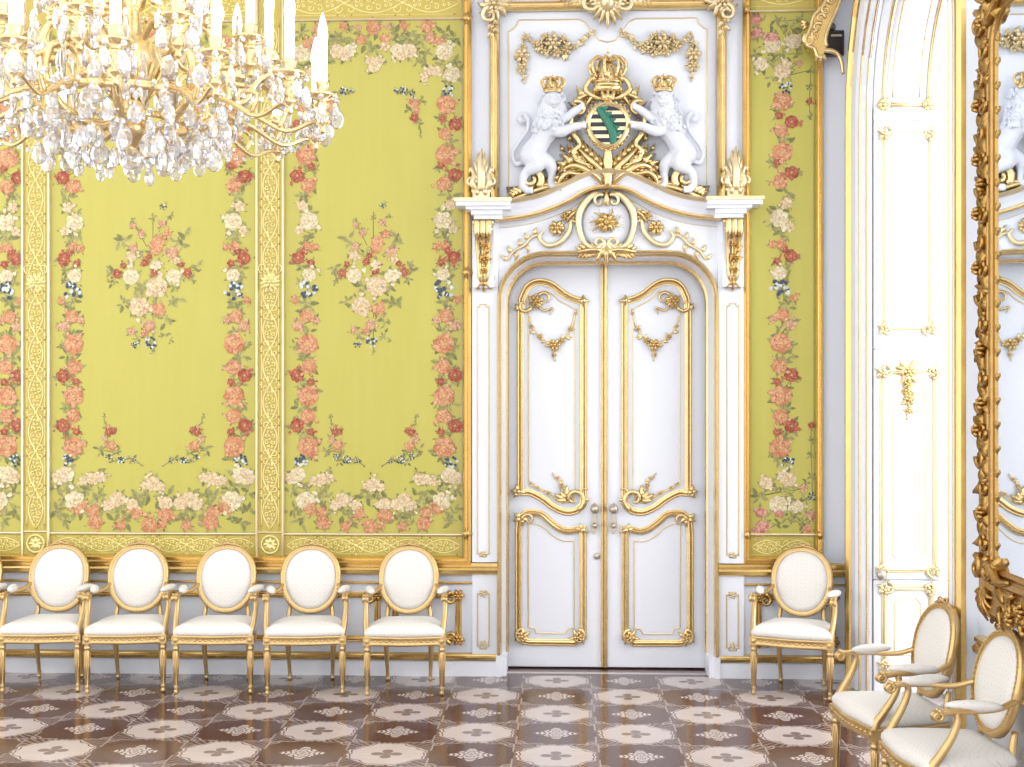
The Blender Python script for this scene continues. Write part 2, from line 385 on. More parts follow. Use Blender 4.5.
# ------------------------------------------------------------------ the room
def arch(half, top, rad, z0=0.0, xc=XC, n=10):
    L = [(xc-half, z0)]
    L += [(xc-half+rad-rad*cos(pi/2*i/n), top-rad+rad*sin(pi/2*i/n)) for i in range(n+1)]
    L += [(xc+half-rad+rad*sin(pi/2*i/n), top-rad+rad*cos(pi/2*i/n)) for i in range(n+1)]
    return L+[(xc+half, z0)]
XL, TOPZ = -6.2, 6.4
m = MB(); m.box(XL, XW+.6, -2.0, D+.6, -.12, 0); struct(m.build('floor', 'parquet'))
m = MB(); m.box(XL, XW+.6, 4.6, D+.6, TOPZ, TOPZ+.15); struct(m.build('ceiling', 'plaster'))
OH, OT, ORAD = .79, 3.085, .34                         # door opening in the wall
m = MB(BACK)
m.prism([(XL, 0)]+arch(OH, OT, ORAD)+[(XW+.6, 0), (XW+.6, TOPZ), (XL, TOPZ)], -.25, 0)
struct(m.build('wall_back', 'white'))
m = MB(BACK); m.box(XL, XW+.6, 0, TOPZ, -.6, -.36); struct(m.build('wall_behind_door', 'white'))
# right wall with two arched windows down to the floor
WY0, WY1, WSP = 6.81, 8.58, 3.98; WR = (WY1-WY0)/2
def warch(y0, y1, sp, n=16, grow=0.0):                # along u = -Y, from the far foot up and over to the near foot
    c = -(y0+y1)/2; r = (y1-y0)/2+grow
    return [(c-r, 0)]+[(c-r*cos(pi*i/n), sp+r*sin(pi*i/n)) for i in range(n+1)]+[(c+r, 0)]
wl = [(-(D+.3), 0)]+warch(WY0, WY1, WSP)+warch(1.9, 3.78, WSP)+[(-1.5, 0), (-1.5, TOPZ), (-(D+.3), TOPZ)]
m = MB(RIGHT); m.prism(wl, -.56, 0); struct(m.build('wall_right', 'white'))

# skirting, skirting rail, dado rail on the back wall
def run(name, x0, x1, prof, mt, mx=BACK):
    m = MB(mx); m.sweep([(x0, 0), (x1, 0)], prof); return struct(m.build(name, mt))
DX0, DX1 = XC-.795, XC+.795
segs = ((XL, DX0, 'left'), (DX1, XW-.005, 'right'))
for a, b, sd in segs:
    m = MB(BACK); m.sweep([(a, 0), (b, 0)], [(0, 0), (0, .05), (.105, .05), (.112, .045), (.112, 0)]); struct(m.build('baseboard_'+sd, 'white'))
ti = 1
for a, b, sd in segs:
    m = MB(BACK); m.sweep([(a, 0), (b, 0)], [(.112, 0), (.112, .04), (.122, .062), (.14, .066), (.15, .05), (.158, .045), (.165, .02), (.165, 0)]); struct(m.build('trim_%d' % ti, 'rail'), 'gilded rail on top of the baseboard'); ti += 1
    m = MB(BACK); m.sweep([(a, 0), (b, 0)], [(.735, 0), (.735, .03), (.75, .055), (.775, .062), (.79, .05), (.795, .036), (.80, .036), (.805, .05), (.825, .05), (.833, .03), (.833, 0)]); struct(m.build('trim_%d' % ti, 'rail'), 'gilded dado rail of the back wall'); ti += 1
    m = MB(BACK); m.sweep([(a, 0), (b, 0)], [(.668, 0), (.668, .016), (.675, .022), (.683, .016), (.683, 0)]); struct(m.build('trim_%d' % ti, 'rail'), 'thin gilded line under the dado rail'); ti += 1

# ------------------------------------------------------------------ door
def doorpt(px, py): return on_y(px, py, DD)
door = sroot('door_1', (XC, DD, 0), 'white double door with gilded panels')
LEAFX = bx(604, DD)
def door_leaf(sg):
    # drawn for the right-hand leaf, mirrored for the left-hand one
    fx = (lambda p: (p[0],)+tuple(p[1:])) if sg > 0 else (lambda p: (2*LEAFX-p[0],)+tuple(p[1:]))
    def T(mb):
        if sg < 0:
            mb.v = [(2*LEAFX-x, y, z) for x, y, z in mb.v]; mb.f = [tuple(reversed(f)) for f in mb.f]
        return mb
    hw = .79+abs(XC-LEAFX)*(1 if sg > 0 else -1)
    m = MB(DOOR); m.box(LEAFX, LEAFX+hw, .012, 3.12, -.05, 0); lf = T(m).build('door_leaf', 'white', door)
    q = doorpt
    up = [q(624.5, 503), q(624.5, 400), q(624.5, 303)] + cr([q(625, 301), q(634, 299), q(644, 294), q(654, 286), q(663, 282), q(673, 282), q(681, 287), q(686.5, 298)], 5) + [q(688, 312), q(688, 400), q(688, 492)] + cr([q(687, 493), q(678, 493), q(666, 499), q(655, 507), q(643, 512), q(633, 511), q(626, 506)], 5)
    m = MB(DOOR); m.sweep(up, PROF_OGEE(.054, .03), closed=True); T(m).build('panel_moulding', 'gold', lf)
    inn = [q(633, 497), q(633, 310)] + cr([q(634, 309), q(640, 305), q(648, 301), q(657, 293), q(664, 291)], 4) + [q(673, 293), q(679.5, 303), q(679.5, 485)] + cr([q(678, 486), q(668, 490), q(655, 499), q(644, 503), q(637, 501)], 4)
    m = MB(DOOR); m.sweep(inn, PROF_HALF(.012, .008), closed=True); T(m).build('inner_line', 'gold_pale', lf)
    lo = [q(625, 637), q(625, 535)] + cr([q(625, 529), q(633, 530), q(641, 531), q(650, 528), q(659, 521), q(666, 515), q(674, 513), q(683, 514), q(689, 521)], 4) + [q(690, 532), q(690, 637)] + cr([q(688, 641), q(680, 643)], 3) + [q(634, 643)]
    m = MB(DOOR); m.sweep(lo, PROF_OGEE(.054, .03), closed=True); T(m).build('panel_moulding', 'gold', lf)
    li = [q(634, 628), q(634, 541)] + cr([q(636, 541), q(645, 541), q(655, 536), q(664, 528), q(672, 524)], 4) + [q(680, 524), q(680, 628)] + cr([q(674, 629), q(672, 634)], 3) + cr([q(643, 634), q(640, 629)], 3)
    m = MB(DOOR); m.sweep(li, PROF_HALF(.012, .008), closed=True); T(m).build('inner_line', 'gold_pale', lf)
    # carved ornaments of the leaf
    def orn(fn): 
        m = MB(DOOR); fn(m); T(m).build('carved_ornament', 'gold', lf)
    def o1(m):                                         # shell scroll in the arched corner
        c = q(673, 301)
        m.flower(c, .05, 6, .02, .05); m.tube(spiral(q(684, 305), .055, .012, 200, 520, 20, .03), [.016, .006], 5)
        for a in (150, 185, 215, 245, 275, 20): m.leaf(c, a, .07, .04, .015, .02, 4, 45)
        m.tube(spiral((c[0]-.07, c[1]+.02), .05, .012, 20, 380, 16, .02), [.012, .005], 5); m.tube(cr([c+(.02,), (c[0]-.06, c[1]-.07, .015), (c[0]-.13, c[1]-.05, .015), (c[0]-.11, c[1]-.10, .01)], 5), [.010, .009, .004], 5)
        m.leaf(q(688, 308), 0, .05, .04, .02, .02); m.leaf(q(690, 309), 60, .05, .03, .02, .02)
    def o2(m):                                         # hanging festoon
        pts = [q(632, 309), q(636, 326), q(644, 338), q(654, 345), q(666, 339), q(675, 329), q(679, 316)]
        m.festoon(pts, .045, .008, 12, 3); c = q(653.5, 345); m.flower(c, .05, 6, .015, .04)
        m.festoon([c, q(655, 353), q(653, 361)], .035, .008, 4, 5)
    def o3(m):                                         # scroll at the foot of the upper panel
        c = q(634, 499); m.tube(spiral(c, .085, .015, 250, -120, 26, .025), [.02, .02, .008], 6)
        m.tube(spiral(q(622, 492), .06, .02, 250, 480, 14, .03), [.014, .006], 5)
        for a, l in ((40, .1), (75, .12), (15, .12), (110, .08), (-10, .1)): m.leaf(q(640, 500), a, l, .045, .01, .025, 4, 25)
        m.festoon([q(641, 496), q(646, 487), q(650, 480), q(656, 473)], .035, .006, 6, 8)
        m.festoon([q(648, 501), q(660, 493), q(672, 487), q(679, 482)], .028, .006, 7, 9)
        for a in (60, 0, -60, 180): m.leaf(q(690, 492), a, .06, .04, .02, .02, 4, 30)
        m.ell(q(690, 492)+(.03,), .022, 8, 5)
    def o4(m):                                         # corners of the lower panel
        for c, s in ((q(630, 637), 1), (q(686, 637), -1)):
            m.tube(spiral(c, .06, .012, 90, 90+s*330, 18, .025), [.016, .008], 5); m.flower(c, .04, 5, .02, .035)
            for a in (45, 100, 160, 220, 280, 340): m.leaf(c, a, .075, .035, .012, .02, 4, 30*s)
        for a in (-30, 20, 200, 250): m.leaf(q(687, 518), a, .07, .04, .02, .02, 4, 30)
        m.tube(spiral(q(680, 520), .05, .012, 0, 330, 14, .03), [.014, .006], 5)
        m.ell(q(625, 530)+(.03,), .026, 8, 5)
        for a in (10, 60, 190): m.leaf(q(626, 530), a, .06, .03, .02, .02, 4, 30)
    for f in (o1, o2, o3, o4): orn(f)
    m = MB(DOOR); c = q(625, 301); m.ell(c+(.03,), (.028, .028, .025), 8, 5)
    for a in (90, 180, 270, 0): m.leaf(c, a, .05, .035, .02, .02)
    T(m).build('carved_ornament', 'gold', lf)
    # handle: escutcheon with knob
    hx = 613.5
    m = MB(DOOR)
    pl = [(0, .13), (.022, .115), (.028, .09), (.016, .07), (.012, .03), (.02, 0), (.03, -.03), (.028, -.065), (.012, -.09), (0, -.105)]
    c = q(hx, 520); m.prism([(c[0]+a, c[1]+b) for a, b in pl]+[(c[0]-a, c[1]+b) for a, b in reversed(pl[1:-1])], 0, .012)
    m.lathe([(.014, 0), (.01, .03), (.026, .045), (.034, .06), (.03, .075), (.012, .084)], (c[0], c[1]+.085, .01), 12)
    m.lathe([(.016, 0), (.012, .02), (.022, .03), (.02, .045), (.006, .052)], (c[0], c[1]-.04, .01), 12)
    T(m).build('handle', 'steel', lf)
    if sg < 0:
        m = MB(DOOR); c = doorpt(597, 556); m.lathe([(.024, 0), (.026, .006), (.018, .014), (.006, .014)], (c[0], c[1], 0), 14); m.build('keyhole', 'steel', lf)
    return lf
door_leaf(1); door_leaf(-1)
m = MB(DOOR); m.sweep([(LEAFX, .012), (LEAFX, 3.08)], PROF_OGEE(.05, .03)); m.build('meeting_strip', 'gold', door)

# ------------------------------------------------------------------ door surround
DC = Vector((XC, D, 0))
sur = thing('door_surround', 'white and gold carved surround framing the double door, with arched cornice', 'door surround', (XC, D, 0))
m = MB(BACK); m.sweep(arch(OH, OT, ORAD, .16), PROF_HALF(.034, .085)); m.build('arch_moulding', 'gold', sur)
m = MB(BACK); m.sweep(arch(OH-.045, OT-.05, ORAD-.03, .14), [(-.004, -.235), (-.004, -.19), (-.02, -.16), (-.012, -.13), (.014, -.12), (.014, -.235)]); m.build('arch_moulding', 'gold', sur)
m = MB(BACK); m.sweep(arch(OH-.012, OT-.012, ORAD-.01, .14), [(-.050, -.20), (-.044, -.17), (-.004, -.01), (.012, .01), (.012, -.20)]); m.build('jamb_lining', 'white', sur)
m = MB(BACK); m.sweep(arch(OH-.015, OT-.02, ORAD-.01, .14), PROF_HALF(.012, .012)); m.build('thin_moulding', 'gold_pale', sur)
for sg in (-1, 1):                                     # plinth blocks of the jambs
    m = MB(BACK); a, b = sorted((XC+sg*(OH-.02), XC+sg*(OH+.022))); m.box(a, b, 0, .16, -.04, .066)
    a, b = sorted((XC+sg*(OH-.055), XC+sg*(OH-.01))); m.box(a, b, 0, .145, -.22, .03); m.build('plinth_block', 'white', sur)
CZ = bz(490, 222)                                      # underside of the cornice ends
def pil(sg):
    def X(o): return XC+sg*o
    a, b = sorted((X(.796), X(.985)))
    m = MB(BACK); m.box(a, b, .833, CZ, 0, .05); m.box(a, b, 0, .835, 0, .035); m.build('pilaster', 'white', sur)
    m = MB(BACK)
    for z0, z1 in ((.875, bz(482, 305)), (.20, .62)):
        x0, x1 = sorted((X(.862), X(.945))); h = .05 if z0 > .5 else .035
        n = .018; r = [(x0+n, z0), (x1-n, z0), (x1-n, z0+n), (x1, z0+n), (x1, z1-n), (x1-n, z1-n), (x1-n, z1), (x0+n, z1), (x0+n, z1-n), (x0, z1-n), (x0, z0+n), (x0+n, z0+n)]
        m.sweep([(p[0], p[1]) for p in r], [(-.006, h), (0, h+.008), (.006, h)], closed=True)
    m.build('panel_line', 'gold_pale', sur)
    m = MB(BACK)
    for z in (.895, .24, .60): m.flower((X(.903), z), .028, 5, .05 if z > .7 else .035, .012)
    m.build('rosette', 'gold_pale', sur)
    # console under the cornice end
    zt = CZ; zb = bz(482, 290); xc = X(.90); hh = zt-zb
    m = MB(BACK)
    for k in (-.042, 0, .042):
        path = [(xc+k, zt-.01, .15), (xc+k, zt-.10*hh/.5, .165), (xc+k*.95, zt-.3*hh, .12), (xc+k*.8, zt-.62*hh, .085), (xc+k*.6, zt-.82*hh, .085), (xc+k*.4, zb+.02, .06)]
        m.tube(cr(path, 5), [.026, .024, .018, .016, .02, .006], 7)
    m.tube([(xc-.075, zt-.02, .12), (xc+.075, zt-.02, .12)], .022, 8); m.tube([(xc-.07, zt-.075, .15), (xc+.07, zt-.075, .15)], .018, 8)
    m.build('console', 'gold', sur)
    m = MB(BACK); m.festoon([(xc, zt-.2*hh, 0), (xc+.01, zt-.5*hh, 0), (xc, zb+.08, 0)], .06, .12, 7, 11)
    for a in (-90, -130, -50): m.leaf((xc, zb+.06), a, .085, .045, .06, .03, 4, 0)
    m.ell((xc, zb+.04, .07), .03, 8, 5); m.build('console_carving', 'gold_dark', sur)
    m = MB(BACK); m.box(min(xc-.075, xc+.075), xc+.075, zb+.01, zt, 0, .085); m.build('console_block', 'white', sur)
    # flame shaped finial standing on the cornice end
    zc = bz(482, 203)+.02; xf = X(.915)
    m = MB(BACK); m.box(xf-.062, xf+.062, zc-.01, zc+.06, .02, .13, bev=.01); m.tube([(xf-.07, zc+.05, .10), (xf+.07, zc+.05, .10)], .018, 8)
    for k in (-.05, .05):
        m.tube(cr([(xf+k*.4, zc+.05, .11), (xf+k*1.2, zc+.10, .12), (xf+k*1.0, zc+.17, .11), (xf+k*1.5, zc+.215, .10), (xf+k*1.75, zc+.185, .10)], 5), [.02, .026, .02, .014, .006], 7)
        m.tube(cr([(xf+k*.3, zc+.14, .12), (xf+k*.7, zc+.22, .11), (xf+k*.95, zc+.27, .10)], 5), [.016, .016, .005], 7)
    m.tube(cr([(xf, zc+.05, .12), (xf+.004, zc+.17, .135), (xf-.006, zc+.27, .12), (xf+.004, zc+.36, .10)], 5), [.03, .034, .024, .004], 9)
    for a, l in ((82, .24), (98, .24), (50, .13), (130, .13), (20, .09), (160, .09)): m.leaf((xf, zc+.10), a, l, .07, .09, .04, 6, (90-a)*.6)
    for k in (-.07, .07): m.tube(spiral((xf+k, zc+.125), .036, .008, 270, 270+360*(1 if k > 0 else -1), 12, .11), [.014, .006], 5)
    for k in (-.03, .03): m.ell((xf+k, zc+.04, .135), (.02, .03, .02), 8, 5)
    m.build('finial', 'gold_pale', sur)
pil(-1); pil(1)
# cornice: curved in the middle, straight block ends
zt0 = bz(480, 204.5); zl0 = bz(480, 222)
def cpath(pp): 
    L = cr([on_y(x, y, D) for x, y in pp], 5); L = [(p.x, p.y) for p in L]
    return L+[(2*XC-p[0], p[1]) for p in reversed(L[:-1])]
upc = cpath([(506, 204), (524, 201.5), (542, 197), (560, 189), (578, 180), (592, 175), (606, 173.5)])
loc_ = cpath([(496, 222), (522, 219), (544, 213.5), (566, 204.5), (582, 195), (594, 190.5), (606, 189)])
m = MB(BACK); m.prism(upc+list(reversed(loc_)), 0, .10); m.build('cornice', 'white', sur)
m = MB(BACK); m.sweep(upc, [(-.03, .10), (-.022, .15), (0, .165), (.012, .15), (.012, 0)]); m.build('cornice_edge', 'gold_pale', sur)
m = MB(BACK); m.sweep(loc_, [(-.012, 0), (-.012, .11), (0, .128), (.012, .125), (.02, .10)]); m.build('cornice_edge', 'gold', sur)
m = MB(BACK); mid = [((a[0]+b[0])/2, (a[1]+b[1])/2) for a, b in zip(upc, loc_)]; m.sweep(mid, [(-.035, .10), (-.01, .108), (.03, .135), (.045, .15), (.05, .1)]); m.build('cornice_fascia', 'white', sur)
for sg in (-1, 1):
    a, b = sorted((XC+sg*.70, XC+sg*.98)); e = XC+sg*1.06
    m = MB(BACK)
    for z0, z1, ex, h in ((zl0, zl0+.03, .965, .15), (zl0+.03, zl0+.062, .985, .175), (zl0+.062, zl0+.085, 1.02, .205), (zl0+.085, zt0-.012, 1.09, .235)):
        p, q_ = sorted((XC+sg*(.70 if ex > 1 else .76), XC+sg*ex)); m.box(p, q_, z0, z1, 0, h)
    m.build('cornice_end', 'white', sur)
    m = MB(BACK); p, q_ = sorted((XC+sg*.69, XC+sg*1.10)); m.box(p, q_, zt0-.012, zt0+.012, 0, .245); m.build('cornice_edge', 'gold_pale', sur)
# tympanum between arch and cornice
ap = arch(OH, OT, ORAD, 2.0)
m = MB(BACK); ty = [(XC-.82, 2.0)]+ap+[(XC+.82, 2.0), (XC+.82, zl0+.01)]+[(p[0], p[1]+.02) for p in reversed(loc_)]+[(XC-.82, zl0+.01)]
m.prism(ty, 0, .03); m.build('tympanum', 'white', sur)
m = MB(BACK); m.sweep([(XC-.80, 2.35)]+[(p[0]*.985+XC*.015, p[1]-.05) for p in loc_]+[(XC+.80, 2.35)], PROF_HALF(.010, .038)); m.build('thin_moulding', 'gold_pale', sur)
def B(px, py): return on_y(px, py, D)
m = MB(BACK); c = B(606, 224)                          # round cartouche of C-scrolls
for sg in (1, -1):
    f = lambda p: (c[0]+sg*(p[0]-c[0]), p[1], p[2])
    L = cr([(c[0]+.015, c[1]+.21, .06), (c[0]+.10, c[1]+.20, .07), (c[0]+.185, c[1]+.10, .07), (c[0]+.20, c[1]-.02, .07), (c[0]+.16, c[1]-.14, .07), (c[0]+.08, c[1]-.19, .07), (c[0]+.02, c[1]-.15, .08)], 6)
    m.tube([f(p) for p in L], [.012, .026, .03, .024, .02, .024, .016], 7)
    m.tube([f(p) for p in spiral((c[0]+.05, c[1]+.155), .05, .01, 120, -200, 16, .08)], [.016, .008], 6)
    m.tube([f(p) for p in spiral((c[0]+.055, c[1]-.15), .05, .012, 250, -100, 16, .08)], [.016, .008], 6)
    # flanking C-scroll with flower
    L = cr([(c[0]+.20, c[1]-.02, .05), (c[0]+.25, c[1]+.02, .05), (c[0]+.27, c[1]-.06, .05), (c[0]+.34, c[1]-.14, .05), (c[0]+.43, c[1]-.16, .05), (c[0]+.485, c[1]-.10, .05), (c[0]+.46, c[1]-.055, .05)], 6)
    m.tube([f(p) for p in L], [.008, .014, .02, .022, .02, .016, .01], 6)
    L = cr([(c[0]+.47, c[1]-.08, .04), (c[0]+.54, c[1]-.10, .04), (c[0]+.60, c[1]-.16, .04), (c[0]+.67, c[1]-.20, .04), (c[0]+.72, c[1]-.27, .04)], 6)
    m.tube([f(p) for p in L], [.012, .012, .006], 5)
    for i, (dx, dz, a) in enumerate(((.56, -.12, 40), (.62, -.17, 60), (.68, -.21, 30), (.71, -.26, 10), (.52, -.09, 80), (.66, -.20, -110), (.58, -.15, -120))):
        mb0 = len(m.v); m.leaf((c[0]+dx, c[1]+dz), a, .07, .035, .035, .02, 4, 60)
        m.v[mb0:] = [f(v) for v in m.v[mb0:]]
m.build('tympanum_scrolls', 'gold_pale', sur)
m = MB(BACK)
for sg in (1, -1):
    b0 = len(m.v)
    m.flower((c[0]+.36, c[1]-.035), .06, 6, .035, .05); m.flower((c[0]+.30, c[1]+.05), .035, 5, .035, .035)
    for a in range(0, 360, 45): m.leaf((c[0]+.36, c[1]-.035), a, .065, .042, .03, .025, 4, 60)
    m.acanthus([(c[0]+.2, c[1]+.10), (c[0]+.25, c[1]+.06), (c[0]+.30, c[1]-.0)], .07, .01, 4, .04, .03)
    m.acanthus([(c[0]+.02, c[1]-.205), (c[0]+.11, c[1]-.20), (c[0]+.23, c[1]-.215)], .085, .014, 5, .07, .04)
    if sg < 0: m.v[b0:] = [(2*c[0]-x, y, z) for x, y, z in m.v[b0:]]
m.flower(c, .07, 7, .05, .07)
for a in (15, 55, 125, 165, 200, 340): m.acanthus([c, (c[0]+.07*cos(R(a)), c[1]+.07*sin(R(a))), (c[0]+.125*cos(R(a+14)), c[1]+.115*sin(R(a+14)))], .055, .008, 4, .05, .03)
for a in range(0, 360, 60): m.flower((c[0]+.062*cos(R(a)), c[1]+.05*sin(R(a))), .03, 5, .06, .04)
for a in (-90, -60, -120): m.leaf((c[0], c[1]-.16), a, .16, .06, .07, .04, 5, 0)
m.tube([(c[0], c[1]+.24, .08), (c[0], c[1]+.12, .10)], [.014, .022], 7)
m.build('tympanum_carving', 'gold', sur)
m = MB(BACK); m.ell((c[0], c[1], .03), (.19, .205, .03), 24, 6); m.build('cartouche_field', 'plaster', sur)

# ------------------------------------------------------------------ panel over the door
od = thing('overdoor_panel', 'white overdoor panel with gilt frame and flower garlands above the door', 'wall panel', (XC, D, bz(606, 150)))
fl, fr = bx(494.5), 2*XC-bx(494.5); ft = bz(550, 7); fb = bz(494, 200)
m = MB(BACK); m.sweep([(fl, fb), (fl, ft), (fr, ft), (fr, fb)], [(-.036, 0), (-.036, .05), (-.02, .075), (0, .055), (.008, .055), (.02, .065), (.036, .04), (.036, 0)]); m.build('gilt_frame', 'gold', od)
m = MB(BACK); x0 = bx(508.5); x1 = 2*XC-x0; z1 = bz(550, 20); n = .075
notch = [(x0, fb), (x0, z1-n-.03)]+[(x0+n*.9*sin(pi/2*i/6)*1.0, z1-n+(-.03+.03*i/6)+0*i) for i in range(0)]
notch += [(x0+n*(1-cos(pi/2*i/6)), z1-n*1.1+0*i) for i in (0,)]+[(x0+.02, z1-n), (x0+n*.8, z1-n*.55), (x0+n, z1)]
gx = .165
half = notch+[(XC-gx-.04, z1), (XC-gx, z1-.02), (XC-gx+.05, z1-.09), (XC-.06, z1-.155), (XC, z1-.17)]
m.sweep(half+[(2*XC-p[0], p[1]) for p in reversed(half[:-1])], PROF_HALF(.012, .012)); m.build('inner_line', 'gold_pale', od)
m = MB(BACK); m.box(fl+.04, fr-.04, fb, ft-.04, 0, .004); m.build('panel_field', 'plaster', od)
for sg in (-1, 1):                                     # corner shells
    c = (XC+sg*(XC-fl), ft+.0); m = MB(BACK)
    for a in range(0, 360, 36): m.leaf(c, a+10, .125, .06, .05, .045, 5, 40*sg)
    m.flower(c, .06, 6, .06, .06); m.tube(spiral((c[0]+sg*.03, c[1]-.08), .06, .015, 90, 90-sg*400, 18, .09), [.02, .008], 6)
    m.tube(spiral((c[0]-sg*.07, c[1]+.04), .055, .015, 200, 200+sg*380, 18, .09), [.018, .008], 6)
    for k in range(4): m.leaf((c[0]+sg*.01, c[1]-.10-k*.03), -90+(-1)**k*40, .07, .04, .06, .03, 4, 20)
    m.build('corner_shell', 'gold_pale', od)
m = MB(BACK); c = (XC, ft+.01)                         # crowning shell in the middle of the frame
for a in range(-170, -5, 20): m.leaf((c[0], c[1]), a, .20-.05*abs(cos(R(a))), .06, .05, .05, 5, 0)
for a in (20, 50, 90, 130, 160): m.leaf(c, a, .15, .07, .06, .05, 5, 20)
for s_ in (-1, 1):
    m.tube(spiral((c[0]+s_*.115, c[1]-.015), .07, .015, 90, 90-s_*420, 20, .09), [.022, .009], 6)
    m.acanthus([(c[0]+s_*.08, c[1]+.02), (c[0]+s_*.2, c[1]+.05), (c[0]+s_*.33, c[1]+.035)], .09, .012, 5, .06, .05)
m.ell((c[0], c[1]+.0, .10), (.06, .075, .06), 10, 6); m.build('crowning_shell', 'gold_pale', od)
fz = lambda L: [on_y(x, y, D) for x, y in L]
m = MB(BACK); L = fz([(524, 36), (530, 41), (541, 48), (553, 52), (565, 52), (577, 46), (587, 38), (595, 31)])
gar = [L, mir(L)]
for i, g in enumerate(gar): m.festoon(g, .06, .015, 21, 20+i)
for i, s_ in enumerate((1, -1)):
    cc = B(553, 46); cc = (XC+s_*(cc[0]-XC), cc[1])
    m.flower(cc, .06, 6, .03, .06)
    for a in range(0, 360, 40): m.leaf((cc[0]+.07*cos(R(a)), cc[1]+.035*sin(R(a))), a, .075, .045, .02, .025, 5, 60)
    for dx, dz in ((.075, .035), (-.085, .01), (.03, -.06), (-.05, .055), (.10, -.03), (-.06, -.045)): m.flower((cc[0]+dx, cc[1]+dz), .038, 5, .025, .04)
    dr = fz([(523, 38), (523, 52), (523, 68), (524, 84)]); dr = dr if s_ > 0 else mir(dr)
    m.festoon(dr, .052, .012, 11, 31+i); cc = B(522, 57); cc = (XC+s_*(cc[0]-XC), cc[1]); m.flower(cc, .06, 6, .02, .05); m.flower((cc[0], cc[1]-.09), .045, 6, .02, .04)
    for a in range(0, 360, 60): m.leaf(cc, a, .065, .04, .015, .02, 4, 50)
m.build('flower_garland', 'gold_pale', od)

# ------------------------------------------------------------------ coat of arms with two lions
ca = thing('coat_of_arms', 'crowned coat of arms with striped shield held by two white lions, above the door', 'coat of arms', (XC, D, bz(606, 120)))
sc_ = (XC, B(606, 130)[1])
def egg(a, b, n=40, k=.12): return [(a*cos(2*pi*i/n)*(1+k*sin(2*pi*i/n)), b*sin(2*pi*i/n)) for i in range(n)]
SA, SB = .135, .145
def eggpoly(s=1.0): return [(sc_[0]+x*s, sc_[1]+z*s) for x, z in egg(SA, SB)]
m = MB(BACK); m.prism(eggpoly(1.02), .0, .155); m.build('shield', 'gold_pale', ca)
shield = [o for o in ca.children if o.name.startswith('shield')][0]
def strip(z0, z1):                                     # horizontal band clipped to the shield outline
    out = []
    for t in range(9):
        z = z0+(z1-z0)*t/8; w_ = SA*math.sqrt(max(0, 1-(z/SB)**2))*(1+.12*z/SB)*.985; out.append((w_, z))
    return [(sc_[0]+a, sc_[1]+z) for a, z in out]+[(sc_[0]-a, sc_[1]+z) for a, z in reversed(out)]
for k in range(5):
    zt_ = SB*(.93-k*.39); m = MB(BACK); m.prism(strip(zt_-.030, zt_), .15, .160); m.build('black_bar', 'crest_dark', shield)
m = MB(BACK)                                           # green diagonal coronet band
def bend(off): return [Vector((sc_[0]-.075+off*.9, sc_[1]+.135, .158)), Vector((sc_[0]-.02+off, sc_[1]+.05, .166)), Vector((sc_[0]+.03+off, sc_[1]-.05, .166)), Vector((sc_[0]+.035+off, sc_[1]-.138, .158))]
L = cr(bend(0), 8); m.tube(L, [.026, .03, .03, .022], 8, flat=.35)
for i, p in enumerate(L[2:-4:4]): m.leaf((p.x+.015, p.y), 25, .055, .035, .16, .01, 3, 0); 
m.build('green_band', 'crest_green', shield)
m = MB(BACK); m.sweep(list(reversed(eggpoly(1.05))), PROF_HALF(.05, .05), closed=True); m.v = [(x, y, z+.12) for x, y, z in m.v]
for x, z in egg(SA*1.2, SB*1.2, 30): m.ell((sc_[0]+x, sc_[1]+z, .14), .012, 6, 4)
m.build('shield_rim', 'gold', ca)
m = MB(BACK); m.ell((sc_[0], sc_[1]-.02, .01), (.235, .27, .10), 24, 8); m.build('cartouche_back', 'plaster', ca)
m = MB(BACK)
for sg in (1, -1):
    g = lambda x, z, h=.10: (sc_[0]+sg*x, sc_[1]+z, h)
    m.tube(cr([g(.16, .16), g(.235, .14), g(.27, .06), g(.245, -.04), g(.20, -.12), g(.245, -.17), g(.22, -.23), g(.14, -.25)], 5), [.014, .024, .03, .024, .02, .024, .02, .01], 7)
    m.tube([ (sc_[0]+sg*(p.x-sc_[0]), p.y, p.z) for p in spiral((sc_[0]+.215, sc_[1]+.125), .06, .012, 60, 430, 18, .13)], [.02, .008], 6)
    m.tube(cr([g(.03, .20), g(.10, .22), g(.16, .27), g(.13, .34), g(.06, .36)], 5), [.012, .022, .022, .018, .008], 7)
    m.tube(cr([g(.14, .24), g(.22, .20), g(.25, .13)], 5), [.01, .02, .01], 6)
    for x, z, a, l in ((.06, .23, 60, .12), (.15, .22, 30, .12), (.19, .17, -10, .1), (.10, .31, 90, .1), (.05, .26, 110, .1), (.17, -.20, -40, .1), (.10, -.21, -70, .1)):
        b0 = len(m.v); m.leaf((sc_[0]+x, sc_[1]+z), a, l, .055, .08, .04, 5, 40)
        if sg < 0: m.v[b0:] = [(2*sc_[0]-p[0], p[1], p[2]) for p in m.v[b0:]]
for a in (90, 60, 120): m.leaf((sc_[0], sc_[1]+.17), a, .11, .05, .12, .03, 5, 0)
m.build('cartouche_scrolls', 'gold', ca)
